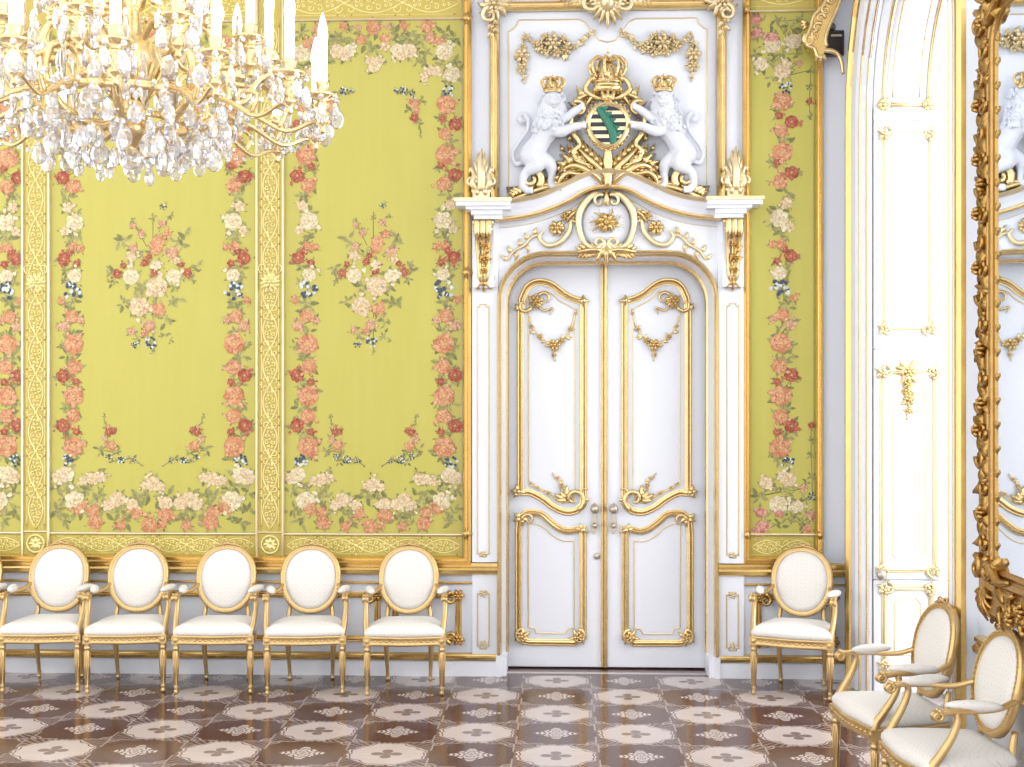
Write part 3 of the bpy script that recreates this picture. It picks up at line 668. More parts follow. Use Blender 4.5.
# large acanthus branches under the shield
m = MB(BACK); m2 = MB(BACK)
for sg in (1, -1):
    b0 = len(m.v); c0 = len(m2.v)
    g = lambda px, py: B(px, py)
    m.acanthus([g(608, 184), g(616, 172), g(630, 158), g(642, 143)], .13, .020, 8, .06, .09, lob=48)
    m.acanthus([g(609, 188), g(624, 176), g(642, 168), g(660, 176)], .14, .022, 8, .05, .09, lob=50)
    m.acanthus([g(632, 178), g(648, 176), g(656, 186), g(655, 193)], .09, .016, 5, .08, .07)
    m.acanthus([g(655, 186), g(672, 190), g(690, 196), g(703, 199)], .13, .018, 8, .05, .06)
    m.acanthus([g(612, 166), g(625, 168), g(640, 162), g(650, 152)], .10, .014, 6, .04, .08)
    m.tube(spiral(g(684, 180), .085, .02, 230, 230-460, 26, .10), [.03, .028, .012], 7)
    m.tube(cr([g(640, 192)+(.06,), g(660, 186)+(.08,), g(676, 188)+(.09,)], 5), [.012, .022, .026], 6)
    m.tube(cr([g(607, 140)+(.12,), g(609, 165)+(.12,), g(608, 190)+(.13,)], 5), [.016, .028, .02], 7)
    m.tube(cr([g(654, 197)+(.06,), g(658, 185)+(.08,), g(668, 182)+(.08,)], 5), [.012, .02, .012], 6)
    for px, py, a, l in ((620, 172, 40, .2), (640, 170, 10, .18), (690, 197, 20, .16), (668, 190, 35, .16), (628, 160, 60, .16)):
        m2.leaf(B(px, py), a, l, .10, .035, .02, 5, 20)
    if sg < 0:
        m.v[b0:] = [(2*XC-p[0], p[1], p[2]) for p in m.v[b0:]]; m2.v[c0:] = [(2*XC-p[0], p[1], p[2]) for p in m2.v[c0:]]
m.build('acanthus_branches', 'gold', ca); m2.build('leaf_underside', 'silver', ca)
# crown
def crown(mb, cx, cz, hw, ht, d=.10, arches=True):
    mb.tube([(cx+hw*.72*cos(2*pi*i/20), cz, d*.62+hw*.5*sin(2*pi*i/20)) for i in range(20)], hw*.11, 6, closed=True)
    mb.tube([(cx+hw*.76*cos(2*pi*i/20), cz+ht*.10, d*.62+hw*.52*sin(2*pi*i/20)) for i in range(20)], hw*.07, 5, closed=True)
    for k in range(10):
        a = 2*pi*k/10+.31; x, y = cx+hw*.74*cos(a), d*.62+hw*.5*sin(a)
        if k % 2 == 0:
            mb.ell((x, cz+ht*.30, y), (hw*.13, ht*.16, hw*.1), 7, 5); mb.ell((x, cz+ht*.40, y), hw*.10, 6, 4)
            for q in (-1, 1): mb.ell((x+q*hw*.14, cz+ht*.30, y), hw*.09, 6, 4)
        else: mb.ell((x, cz+ht*.22, y), hw*.09, 6, 4)
        mb.ell((x, cz+ht*.05, y*1.0+hw*.08*sin(a)), hw*.06, 6, 4)
    if arches:
        for k in range(8):
            a = 2*pi*k/8+.2
            pts = [(cx+hw*f*cos(a), cz+ht*z, d*.62+hw*f*.66*sin(a)) for f, z in ((.74, .2), (1.0, .45), (.98, .66), (.62, .80), (.12, .70))]
            P = cr(pts, 4); mb.tube(P, hw*.10, 6)
            for p in P[2::3]: mb.ell(p, hw*.115, 6, 4)
        mb.ell((cx, cz+ht*.78, d*.62), hw*.14, 8, 6); mb.box(cx-hw*.03, cx+hw*.03, cz+ht*.82, cz+ht*1.06, d*.6, d*.6+hw*.06); mb.box(cx-hw*.1, cx+hw*.1, cz+ht*.92, cz+ht*.97, d*.6, d*.6+hw*.06)
    mb.lathe([(hw*.68, 0), (hw*.70, ht*.15), (hw*.62, ht*.45), (hw*.3, ht*.62), (.004, ht*.66)], (cx, cz, d*.62), 14, squash=.66, axis='y')
m = MB(BACK); cb = (XC, B(606, 89)[1]); crown(m, cb[0], cb[1], .13, .255, .14)
m.tube([(cb[0]-.09, cb[1]-.02, .12), (cb[0]+.09, cb[1]-.02, .12)], .03, 8)
for s_ in (-1, 1):
    m.acanthus([(cb[0]+s_*.08, cb[1]-.03), (cb[0]+s_*.13, cb[1]-.10), (cb[0]+s_*.21, cb[1]-.22)], .07, .014, 6, .06, .04)
m.build('crown', 'gold', ca)
# lions
def rel(px, py, h): p = B(px, py); return Vector((p[0], p[1], h))
def lion(sg):
    # the left-hand lion, mirrored about the axis of the door for the other
    m = MB(BACK); fx = (lambda v: v) if sg < 0 else (lambda v: Vector((2*XC-v.x, v.y, v.z)))
    def limb(pts, r, n=10): 
        P = cr([fx(rel(*p)) for p in pts], 6); m.tube(P, r, n)
        m.ell(P[0], r[0], 10, 6); m.ell(P[-1], r[-1], 10, 6)
    limb([(553, 112, .09), (548, 128, .09), (541, 143, .09), (531, 158, .08)], [.105, .105, .075, .088])               # trunk rising to the chest
    limb([(551, 117, .09), (552, 108, .11), (552, 103, .11)], [.10, .085, .075])                                          # neck
    limb([(551, 132, .13), (561, 137, .17), (572, 133, .19), (581, 131, .18)], [.05, .04, .032, .03])                    # forelegs on the shield
    limb([(552, 124, .11), (563, 124, .13), (573, 117, .15), (579, 113, .15)], [.045, .036, .03, .028])
    limb([(531, 158, .09), (538, 168, .13), (526, 176, .12), (523, 188, .12), (528, 194, .14)], [.085, .058, .034, .028, .03])   # near hind leg
    limb([(534, 158, .07), (549, 166, .10), (552, 176, .09), (551, 187, .09), (557, 191, .11)], [.07, .052, .032, .026, .028])    # far hind leg
    for px, py, h in ((582, 131, .19), (580, 112, .16), (530, 194, .15), (559, 191, .12)):
        for k in (-1, 0, 1): m.ell(fx(rel(px, py, h)+Vector((.014, k*.017, .012))), (.02, .012, .014), 7, 5)
    limb([(527, 160, .06), (517, 166, .05), (513, 155, .05), (520, 143, .05), (527, 133, .05), (529, 122, .05), (524, 115, .05), (519, 119, .05), (522, 123, .06)], [.022, .018, .017, .017, .017, .017, .018, .02, .028])   # tail
    b = m.build('lion', 'stucco', ca)
    rm = b.modifiers.new('remesh', 'REMESH'); rm.mode = 'VOXEL'; rm.voxel_size = .009; rm.use_smooth_shade = True
    sm = b.modifiers.new('smooth', 'SMOOTH'); sm.iterations = 4; sm.factor = .5
    # head with muzzle, brow, ears
    hc = fx(rel(553, 105, .16)); m = MB(BACK); k = -sg
    m.ell(hc, (.062, .066, .062), 14, 9); m.ell((hc.x+k*.014, hc.y-.028, hc.z+.045), (.036, .030, .036), 10, 7); m.ell((hc.x+k*.016, hc.y-.014, hc.z+.075), (.016, .011, .012), 8, 5)
    for s_ in (-1, 1):
        m.ell((hc.x+k*.01+s_*.026, hc.y+.022, hc.z+.05), (.018, .010, .014), 8, 5); m.ell((hc.x+k*.014+s_*.018, hc.y-.034, hc.z+.066), (.018, .014, .016), 8, 5); m.ell((hc.x+s_*.058, hc.y+.045, hc.z+.0), (.02, .024, .014), 8, 5)
        m.ell((hc.x+k*.01+s_*.026, hc.y+.008, hc.z+.058), .009, 7, 5)
    m.ell((hc.x+k*.012, hc.y-.058, hc.z+.042), (.022, .012, .02), 8, 5)
    m.build('head', 'stucco', b)
    m = MB(BACK); rg = random.Random(4)                # curly mane
    for q in range(150):
        t = rg.random(); a = rg.uniform(0, 2*pi); r0 = .075+.035*t
        y = hc.y+.05-t*.27; x = hc.x+cos(a)*r0*1.02-k*t*.03; z = .11+sin(a)*r0*.75
        if z < .03: continue
        if abs(x-hc.x-k*.012) < .05 and y > hc.y-.06 and z > .13: continue
        p = Vector((x, y, z)); s_ = rg.uniform(.015, .024)
        if q % 2: m.ell(p, (s_, s_*1.2, s_), 6, 4)
        else: m.tube(spiral((x, y), s_*1.1, s_*.3, rg.uniform(0, 360), rg.uniform(400, 700), 10, z+.008), [s_*.5, s_*.3], 5)
    m.build('mane', 'stucco', b)
    m = MB(BACK); crown(m, hc.x, hc.y+.055, .085, .125, .26); m.build('lion_crown', 'gold', b)
    return b
lion(-1); lion(1)

# ------------------------------------------------------------------ silk wall panels with embroidered flowers
PAL = dict(orange=[S(204, 138, 94), S(216, 172, 130), S(186, 112, 74)], red=[S(168, 76, 52), S(194, 122, 86), S(140, 58, 44)],
           pink=[S(202, 150, 116), S(216, 182, 148), S(182, 118, 90)], pale=[S(216, 194, 150), S(224, 208, 172), S(204, 168, 126)],
           white=[S(218, 204, 162), S(226, 216, 184), S(206, 182, 140)], rose=[S(200, 128, 112), S(218, 176, 154), S(180, 90, 78)])
GREENS = [S(156, 153, 84), S(134, 132, 76), S(176, 171, 100), S(162, 154, 94)]
class EMB(MB):
    def __init__(s, seed): super().__init__(BACK); s.rg = random.Random(seed); s.n = 0; s.last = None
    def disc(s, c, r, ci, co, h, n=9, wob=.12, a0=0):
        s.n += 1; h = h+.0045+(s.n % 40)*.00004
        vs = [(c[0], c[1], h+.001)]; cols = [ci]
        for k in range(n):
            a = 2*pi*k/n+a0; q = r*(1+s.rg.uniform(-wob, wob)); vs.append((c[0]+q*cos(a), c[1]+q*sin(a), h)); cols.append(co)
        s.add(vs, [(0, k+1, (k+1) % n+1) for k in range(n)], True, 0, cols)
    def bloom(s, c, r, kind):
        base, light, dk = PAL[kind]; rg = s.rg; n = rg.choice((6, 7, 8)) if r > .045 else 5; a0 = rg.random()*6
        for k in range(n):
            a = 2*pi*k/n+a0; p = (c[0]+cos(a)*r*.62, c[1]+sin(a)*r*.58); cc = base if (k+s.n) % 3 else dk
            s.disc(p, r*.42, light if rg.random() < .6 else base, cc, .0030, 8, .16, a)
        for k in range(5 if r > .04 else 3):
            a = 2*pi*k/5+a0+.4; s.disc((c[0]+cos(a)*r*.30, c[1]+sin(a)*r*.30), r*.28, base if k % 2 else light, light if k % 2 else dk, .0052, 7, .15)
        s.disc(c, r*.15, S(236, 206, 120), S(206, 150, 80), .0075, 6, .1)
        if r > .05:
            for k in range(7):
                a = rg.random()*6.28; q = r*rg.uniform(.3, .85); s.disc((c[0]+cos(a)*q, c[1]+sin(a)*q), r*.09, dk, dk, .0068, 5, .3)
    def leaf_(s, c, ang, L, col=None, W=.48):
        g = col or s.rg.choice(GREENS); L *= .78; d = tuple(x*.74 for x in g[:3])+(1,); s.n += 1; h = .0052+(s.n % 40)*.00004
        n = 5; vs = []; cols = []; a = R(ang); u, v = c; be = s.rg.uniform(-.5, .5)
        for i in range(n+1):
            t = i/n; wd = L*W*.5*sin(pi*min(1, t**.8)) if i < n else 0; nx, ny = -sin(a), cos(a)
            vs += [(u+nx*wd, v+ny*wd, h), (u, v, h+.0008), (u-nx*wd, v-ny*wd, h)]; cols += [g, d, tuple(min(1, x*1.2) for x in g[:3])+(1,)]
            u += cos(a)*L/n; v += sin(a)*L/n; a += be/n
        s.add(vs, [(i*3+k+1, i*3+k, i*3+3+k, i*3+4+k) for i in range(n) for k in range(2)], True, 0, cols)
    def spray(s, c, r, n, spread=360, a0=0):
        for k in range(n): s.leaf_((c[0]+s.rg.uniform(-.3, .3)*r, c[1]+s.rg.uniform(-.3, .3)*r), a0+spread*(k+s.rg.uniform(-.3, .3))/n, r*s.rg.uniform(.75, 1.1))
    def berries(s, c, r):
        for k in range(int(10+r*150)):
            a = s.rg.random()*6.28; q = r*math.sqrt(s.rg.random()); p = (c[0]+cos(a)*q, c[1]+sin(a)*q)
            s.disc(p, r*.24, *((S(52, 60, 78), S(80, 90, 100)) if k % 5 < 3 else (S(224, 226, 210), S(190, 200, 196))), .004, 6, .2)
        s.spray(c, r*1.2, 4)
    def buds(s, c, r, kind):
        base, light, dk = PAL[kind]
        for k in range(3):
            a = s.rg.random()*6.28; q = r*s.rg.uniform(.85, 1.2); p = (c[0]+cos(a)*q, c[1]+sin(a)*q)
            s.leaf_((p[0], p[1]), math.degrees(a)+s.rg.uniform(-60, 60), r*.55)
            if k < 2:
                for j in range(3): s.disc((p[0]+s.rg.uniform(-.12, .12)*r, p[1]+s.rg.uniform(-.12, .12)*r), r*.17, light, (base, dk, light)[j], .0046, 6, .25)
    def twig(s, a, b):
        s.n += 1; d = Vector((b[0]-a[0], b[1]-a[1])); nrm = Vector((-d.y, d.x)).normalized()*.003
        s.add([(a[0]+nrm.x, a[1]+nrm.y, .0048), (a[0]-nrm.x, a[1]-nrm.y, .0048), (b[0]-nrm.x, b[1]-nrm.y, .0048), (b[0]+nrm.x, b[1]+nrm.y, .0048)], [(0, 1, 2, 3)], False, 0, S(120, 124, 66))
    def put(s, c, kind, rpx):
        r = rpx*MP
        if kind == 'leaf': s.spray(c, r*1.2, 6)
        elif kind == 'blue': s.berries(c, r)
        elif kind == 'big':
            s.spray(c, r*1.25, 8); s.bloom(c, r*.86, 'orange'); s.buds(c, r*.9, 'orange')
        else:
            s.spray(c, r*1.45, 5 if r < .06 else 7); s.bloom(c, r*.84, kind); s.buds(c, r, kind)
ZY = lambda y: H+(HY-y)*MP
SIDE = [(92, 3, 'blue', 6), (106, 0, 'big', 11), (118, -6, 'leaf', 8), (120, -3, 'red', 5), (126, 9, 'red', 8), (135, -1, 'orange', 8), (144, 4, 'leaf', 9), (156, 0, 'big', 12), (166, -5, 'red', 5), (168, -9, 'leaf', 7), (176, 9, 'red', 8.5),
        (185, -2, 'orange', 9), (194, 3, 'leaf', 11), (206, 4, 'pale', 7), (213, -3, 'leaf', 9), (221, -3, 'white', 11), (230, 7, 'pale', 6), (233, -4, 'leaf', 9), (240, 0, 'leaf', 10), (246, -1, 'orange', 6), (247, -9, 'orange', 5), (251, 2, 'red', 5), (258, 8, 'red', 8), (263, -5, 'red', 5), (268, 4, 'leaf', 8),
        (275, -3, 'white', 8.5), (280, 4, 'leaf', 8), (290, -2, 'blue', 9.5), (300, 11, 'orange', 5), (302, 0, 'leaf', 11), (309, 3, 'leaf', 10), (316, 0, 'orange', 8), (320, -9, 'pink', 5), (326, 8, 'pink', 7), (333, -1, 'leaf', 10), (344, -2, 'big', 12), (345, 10, 'leaf', 6), (355, 5, 'leaf', 10), (361, 0, 'leaf', 9),
        (367, -3, 'orange', 9), (375.5, 9, 'red', 8.5), (382, -5, 'red', 5), (386, 4, 'leaf', 9), (396, -2, 'big', 12), (405, 5, 'leaf', 9), (410, 0, 'leaf', 9), (416, -2, 'orange', 9), (425.5, 9, 'red', 8.5), (432, -5, 'red', 5), (436, 4, 'leaf', 9), (447, -2, 'big', 12.5), (457, -6, 'leaf', 8), (461, 5, 'blue', 6.5)]
TOP = [(0, 29, 'orange', 9), (12, 40, 'orange', 7), (-12, 40, 'orange', 6.5), (12, 47, 'pale', 6), (1, 67, 'pale', 8), (-3, 62, 'pale', 6), (6, 62, 'pale', 6), (0, 50, 'leaf', 11), (-6, 43, 'leaf', 10), (22, 36, 'leaf', 12), (38, 38, 'leaf', 12), (30, 44, 'leaf', 12), (46, 41, 'leaf', 11), (30, 27, 'orange', 5.5), (15, 28, 'pink', 4), (54, 28, 'orange', 8), (57, 39, 'pink', 7), (28, 55, 'pale', 8.5), (36, 52, 'pale', 9), (24, 51, 'white', 8), (44, 54, 'leaf', 10), (50, 58, 'leaf', 10), (45, 62, 'leaf', 7),
       (66, 44, 'orange', 7), (71, 53, 'white', 11), (72, 33, 'leaf', 10), (82, 41, 'leaf', 9), (81, 65, 'leaf', 9), (70, 66, 'leaf', 9), (58, 72, 'pale', 7), (51, 76, 'pale', 5), (51, 80, 'pale', 5), (64, 73, 'pale', 7), (79, 76, 'white', 10), (75, 83, 'leaf', 8)]
BOT = [(0, 484, 'pale', 8.5), (-7, 486, 'pale', 5), (7, 487, 'pale', 6), (0, 496, 'leaf', 13), (10, 499, 'leaf', 12), (-10, 499, 'leaf', 12), (-3, 526, 'orange', 9), (11, 515, 'orange', 9), (11, 504, 'pale', 8), (-14, 514, 'orange', 7), (-18, 505, 'pale', 7), (-24, 522, 'leaf', 11), (24, 518, 'leaf', 11), (8, 526, 'orange', 5), (29, 526, 'orange', 6.5), (-28, 526, 'orange', 6.5), (31, 500, 'pale', 9), (24, 504, 'pale', 8), (38, 505, 'pale', 7), (-31, 500, 'pale', 9), (-38, 505, 'pale', 7), (-30, 512, 'leaf', 12), (34, 514, 'leaf', 12),
       (44, 513, 'leaf', 13), (-44, 513, 'leaf', 13), (50, 523, 'orange', 8.5), (52, 512, 'orange', 7), (-50, 523, 'orange', 8.5), (-52, 512, 'orange', 7), (64, 508, 'orange', 8), (-64, 508, 'orange', 8), (68, 501, 'white', 11.5), (-68, 501, 'white', 11.5), (54, 494, 'leaf', 12), (-54, 494, 'leaf', 12), (46, 498, 'leaf', 10), (-46, 498, 'leaf', 10), (70, 486, 'leaf', 11), (-70, 486, 'leaf', 11), (83, 490, 'leaf', 9), (-83, 490, 'leaf', 9), (82, 511, 'leaf', 10), (-82, 511, 'leaf', 10), (74, 520, 'leaf', 11), (-74, 520, 'leaf', 11),
       (76, 475, 'white', 10), (-76, 475, 'white', 10), (82, 478, 'pale', 8), (-82, 478, 'pale', 8), (52, 479, 'pale', 7.5), (-52, 479, 'pale', 7.5), (60, 481, 'pale', 6), (-60, 481, 'pale', 6), (44, 478, 'pale', 6), (-44, 478, 'pale', 6), (44, 471, 'leaf', 5), (-44, 471, 'leaf', 5)]
BOUQ = [(13, 12, 'leaf', 4), (10, 14, 'blue', 3), (18, 24, 'leaf', 5), (0, 25, 'leaf', 5), (10, 31, 'pink', 5), (14, 42, 'orange', 6), (5, 50, 'orange', 8), (3, 57, 'orange', 7), (-21, 28, 'leaf', 4), (-20, 33, 'pink', 4), (-12, 41, 'pink', 5), (-31, 50, 'leaf', 12), (29, 48, 'leaf', 12), (-20, 55, 'pink', 5.5), (-22, 64, 'pale', 7), (-10, 60, 'leaf', 7), (20, 60, 'pink', 7.5), (24, 68, 'pale', 5), (-8, 70, 'red', 5), (-4, 64, 'red', 4), (3, 73, 'white', 7), (2, 79, 'red', 5.5),
        (-36, 81, 'red', 6), (-30, 73, 'red', 4), (-44, 78, 'leaf', 9), (-42, 89, 'leaf', 6), (35, 80, 'red', 6), (29, 72, 'red', 4), (44, 76, 'leaf', 9), (40, 88, 'leaf', 6), (-22, 84, 'white', 10), (21, 84, 'white', 9.5), (-12, 96, 'leaf', 11), (20, 96, 'leaf', 8), (4, 95, 'pale', 13), (8, 95, 'blue', 3.5), (-14, 114, 'pale', 12), (-9, 116, 'orange', 5), (-30, 110, 'leaf', 8), (22, 110, 'leaf', 12), (6, 117, 'orange', 8), (14, 128, 'leaf', 9), (-3, 133, 'pink', 7), (-8, 140, 'orange', 5), (12, 143, 'leaf', 6), (-22, 139, 'pink', 5), (-14, 145, 'leaf', 7), (-18, 152, 'blue', 4), (-2, 150, 'blue', 6), (18, 148, 'leaf', 4), (0, 160, 'leaf', 4)]
SPRIG_B = [(-43, 416, 'leaf', 3), (-42, 423, 'leaf', 3), (-39, 427, 'pink', 2.5), (-38, 432, 'red', 5.5), (-34, 431, 'red', 3.5), (-42, 439, 'pink', 4), (-36, 446, 'orange', 6.5), (-46, 450, 'leaf', 7), (-32, 453, 'leaf', 6), (-38, 457, 'blue', 3.2), (-34, 461, 'leaf', 5), (-27, 460, 'blue', 4.5), (-18, 459, 'leaf', 6), (-16, 461, 'blue', 2.4), (-9, 466, 'leaf', 2)]
SPRIG_T = [(-22, 91, 'blue', 3), (-26, 93, 'leaf', 4), (-30, 92, 'blue', 4.5), (-36, 94, 'leaf', 5), (-40, 96, 'blue', 3.5), (-41, 105, 'orange', 7), (-49, 102, 'leaf', 6), (-36, 110, 'leaf', 6), (-43, 112, 'pink', 4), (-41, 119, 'red', 5.5), (-46, 124, 'leaf', 4), (-47, 131, 'leaf', 3), (-47, 137, 'leaf', 2.5)]
SZ0, SZ1 = ZY(532.5), ZY(22)                           # silk field
BZ0 = .862                                             # foot of the lower brocade band
def brocade_lines(m, x0, x1, z0, z1, vertical=True, seed=0):
    # raised gold thread: crossing waves, a rosette of scrolls at every crossing
    wd = (x1-x0) if vertical else (z1-z0); ln = (z1-z0) if vertical else (x1-x0); per = max(1, round(ln/(wd*1.55))); st = ln/per
    def tr(a, b): return (x0+wd/2+a, z0+b, .003) if vertical else (x0+b, z0+wd/2+a, .003)
    for s_ in (1, -1):
        m.tube([tr(s_*wd*.30*sin(pi*(k/10)), k/10*st) for k in range(per*10+1)], .0062, 4)
        m.tube([tr(s_*(wd*.36-.0*k), k/4*st) for k in range(per*4+1)], .004, 4)
    for i in range(per+1):
        for off, sc in ((0, 1.3), (.5, .95), (.25, .5), (.75, .5)):
            b = (i+off)*st
            if b > ln-.03 or b < .03: continue
            for a0 in (45, 135, 225, 315):
                c = (cos(R(a0))*wd*.2*sc, sin(R(a0))*wd*.2*sc)
                L = [(c[0]+wd*.11*sc*(1-.7*k/9)*cos(R(a0+180+40*k)), c[1]+wd*.11*sc*(1-.7*k/9)*sin(R(a0+180+40*k))) for k in range(10)]
                m.tube([tr(p[0], b+p[1]) for p in L], .0058, 4)
            p = tr(0, b); m.ell(p, (.011*sc, .011*sc, .008), 6, 4)
            if off == 0:
                for s_ in (1, -1): p = tr(s_*wd*.40, b); m.ell(p, .007, 6, 4)
def brocade_dots(m, x0, x1, z0, z1, vertical=True):
    wd = (x1-x0) if vertical else (z1-z0); ln = (z1-z0) if vertical else (x1-x0); per = max(1, round(ln/(wd*1.55))); st = ln/per
    for i in range(per):
        for s_ in (1, -1):
            for q in (.12, .88):
                p = (x0+wd/2+s_*wd*.37, z0+(i+q)*st) if vertical else (x0+(i+q)*st, z0+wd/2+s_*wd*.37)
                m.ell((p[0], p[1], .005), (.008, .008, .005), 6, 4, 1)
def fillet(parent, pts, wd=.022, ht=.022, closed=False, mt='gold_pale', name='gilt_fillet'):
    m = MB(BACK); m.sweep(pts, PROF_HALF(wd, ht), closed=closed); return m.build(name, mt, parent)
def silk_panel(x0, x1, label, seed, left=True, right=True, bsc=1.0, roff=20):
    xm = (x0+x1)/2; p = thing('silk_panel', label, 'wall panel', (xm, D, (SZ0+SZ1)/2), 'yellow silk wall panels')
    hw = (x1-x0)/2; sx = hw/(89*MP)                    # stretch of the flower layout
    m = MB(BACK); m.box(x0, x1, SZ0, SZ1, 0, .004); m.build('silk_field', 'silk', p)
    for k, (on, sg) in enumerate(((left, -1), (right, 1))):
        if not on: continue
        e = EMB(seed*10+k); ax = (x0 if sg < 0 else x1)-sg*(21.5 if sg < 0 else roff)*MP
        for y, off, kind, r in SIDE: e.put((ax+sg*off*MP, ZY(y)), kind, r)
        for i in range(len(SIDE)-1): e.twig((ax+sg*SIDE[i][1]*MP, ZY(SIDE[i][0])), (ax+sg*SIDE[i+1][1]*MP, ZY(SIDE[i+1][0])))
        e.build('flower_garland', 'embroidery', p)
    for nm, lst, sd in (('flower_border', TOP, 3), ('flower_border', BOT, 4)):
        e = EMB(seed*10+sd)
        for dx, y, kind, r in lst:
            for s_ in ((1, -1) if (lst is TOP and abs(dx) > 13) else (1,)): e.put((xm+s_*dx*MP*sx, ZY(y)), kind, r*(1+.5*(sx-1)))
        e.build(nm, 'embroidery', p)
    e = EMB(seed*10+5)
    for dx, dy, kind, r in BOUQ: e.put((xm+dx*MP*bsc, ZY(192+dy)), kind, r*bsc**.5)
    for a, b in ((0, 20), (-21, 28), (-31, 50), (29, 48), (-44, 80), (44, 78), (0, 160)): e.twig((xm+a*MP*bsc, ZY(192+b)), (xm+a*.3*MP, ZY(192+80+(b-80)*.5)))
    e.build('bouquet', 'embroidery', p)
    for s_ in (1, -1):
        for lst, sd in ((SPRIG_B, 6), (SPRIG_T, 7)):
            e = EMB(seed*10+sd)
            for dx, y, kind, r in lst: e.put((xm+s_*dx*MP*sx, ZY(y)), kind, r)
            for i in range(len(lst)-1): e.twig((xm+s_*lst[i][0]*MP*sx, ZY(lst[i][1])), (xm+s_*lst[i+1][0]*MP*sx, ZY(lst[i+1][1])))
            e.build('corner_sprig', 'embroidery', p)
    # brocade bands above and below the silk
    for z0, z1 in ((BZ0, SZ0-.012), (SZ1+.012, SZ1+.26)):
        m = MB(BACK); m.box(x0, x1, z0, z1, 0, .006); b = m.build('brocade_band', 'brocade', p)
        m = MB(BACK); brocade_lines(m, x0+.01, x1-.01, z0, z1, False); brocade_dots(m, x0+.01, x1-.01, z0, z1, False); m.build('gold_thread', ['brocade_line', 'gold_dark'], b)
        fillet(p, [(x0, z1 if z0 < 2 else z0), (x1, z1 if z0 < 2 else z0)], .02, .02)
    fillet(p, [(x0, BZ0-.012), (x1, BZ0-.012)], .03, .03, mt='gold')
    return p
A1 = bx(22); B0, B1 = bx(51), bx(256); C0, C1 = bx(285), bx(462.5)
s1 = silk_panel(A1-(B1-B0), A1, 'yellow silk panel cut by the left photo edge, beside the first brocade strip', 1, left=False, roff=13)
s2 = silk_panel(B0, B1, 'yellow flowered silk wall panel between two gold brocade strips, under the chandelier', 2, bsc=1.0)
s3 = silk_panel(C0, C1, 'yellow flowered silk wall panel immediately left of the white door surround', 3, bsc=.88, roff=16.5)
for x0, x1, lab in ((bx(24.5), bx(48.5), 'narrow vertical gold brocade strip near the left edge of the photo'), (bx(258.5), bx(282.5), 'narrow vertical gold brocade strip between the two full silk panels')):
    p = thing('brocade_strip', lab, 'brocade strip', ((x0+x1)/2, D, 3.0), 'gold brocade strips')
    m = MB(BACK); m.box(x0, x1, BZ0, SZ1+.26, 0, .012); m.build('brocade_field', 'brocade', p)
    m = MB(BACK); brocade_lines(m, x0, x1, SZ0+.02, SZ1, True); m.v = [(a, b, c+.01) for a, b, c in m.v]
    zc = ZY(278); xc = (x0+x1)/2                       # shell medallion halfway up
    for k in range(12): m.leaf((xc, zc-.03), k*30, .085, .04, .012, .015, 4, 25)
    m.flower((xc, zc-.03), .05, 6, .015, .03)
    for s_ in (-1, 1): m.tube(spiral((xc+s_*.055, zc+.075), .04, .01, 270, 270+s_*380, 14, .016), .006, 4)
    zc = (BZ0+SZ0)/2; m.tube([(xc+.065*cos(2*pi*k/18), zc+.065*sin(2*pi*k/18), .016) for k in range(18)], .008, 5, closed=True)
    for k in range(8): m.leaf((xc, zc), k*45, .055, .03, .012, .01, 4, 0)
    b0 = len(m.v); brocade_dots(m, x0, x1, SZ0+.02, SZ1, True); m.v[b0:] = [(a, b, c+.01) for a, b, c in m.v[b0:]]; m.build('gold_thread', ['brocade_line', 'gold_dark'], p)
    for x in (x0-.008, x1+.008): fillet(p, [(x, BZ0-.02), (x, SZ1+.26)], .024, .032)
    fillet(p, [(x0, SZ0), (x1, SZ0)], .018, .024)
# gilt frame between the silk and the door surround
fr_ = [(A1-2.0, .84), (bx(467.5), .84), (bx(467.5), SZ1+.30)]
m = MB(BACK); m.sweep(fr_, [(-.03, 0), (-.03, .05), (-.012, .07), (.004, .05), (.01, .05), (.02, .06), (.03, .04), (.03, 0)])
gf = m.build('gilt_frame', 'rail', None, (bx(467.5), D, .84)); tag(gf, 'gilded frame moulding around the left silk panels, ending beside the door surround', 'frame')
for z in (SZ0, SZ1, ZY(274)):
    m = MB(BACK); m.ell((bx(467.5), z, .065), (.026, .03, .02), 8, 6)
    for a in (0, 90, 180, 270): m.leaf((bx(467.5), z), a, .045, .03, .055, .015, 3)
    m.build('frame_clasp', 'gold_dark', gf)
# narrow silk panel between the door and the window
E0, E1 = bx(750), bx(814.5); em = (E0+E1)/2
p = thing('silk_panel', 'narrow yellow flowered silk panel between the door surround and the window arch', 'wall panel', (em, D, 3), 'yellow silk wall panels')
m = MB(BACK); m.box(E0, E1, SZ0, SZ1+.03, 0, .004); m.build('silk_field', 'silk', p)
e = EMB(77)
for y, off, kind, r in SIDE: e.put((em+off*MP, ZY(y)), kind, r)
e.build('flower_garland', 'embroidery', p)
e = EMB(78)
for px, y, kind, r in ((756, 25, 'rose', 7), (757, 38, 'rose', 7), (773, 38, 'leaf', 9), (772, 44, 'rose', 8), (772, 50, 'white', 10), (793, 47, 'white', 9), (797, 44, 'pale', 6), (790, 32, 'leaf', 10), (803, 25, 'leaf', 8), (776, 27, 'leaf', 8), (798, 58, 'leaf', 8), (785, 60, 'leaf', 9), (774, 64, 'leaf', 9), (761, 69, 'white', 8.5), (756, 60, 'leaf', 8), (782, 76, 'pale', 10), (786, 70, 'pale', 7), (799, 68, 'pink', 4), (772, 84, 'leaf', 7), (811, 75, 'leaf', 5), (810, 92, 'leaf', 5), (809, 106, 'red', 4), (810, 120, 'leaf', 5)):
    e.put((bx(px), ZY(y)), kind, r)
    if e.last: e.twig(e.last, (bx(px), ZY(y)))
    e.last = (bx(px), ZY(y))
e.build('flower_border', 'embroidery', p)
e = EMB(79)
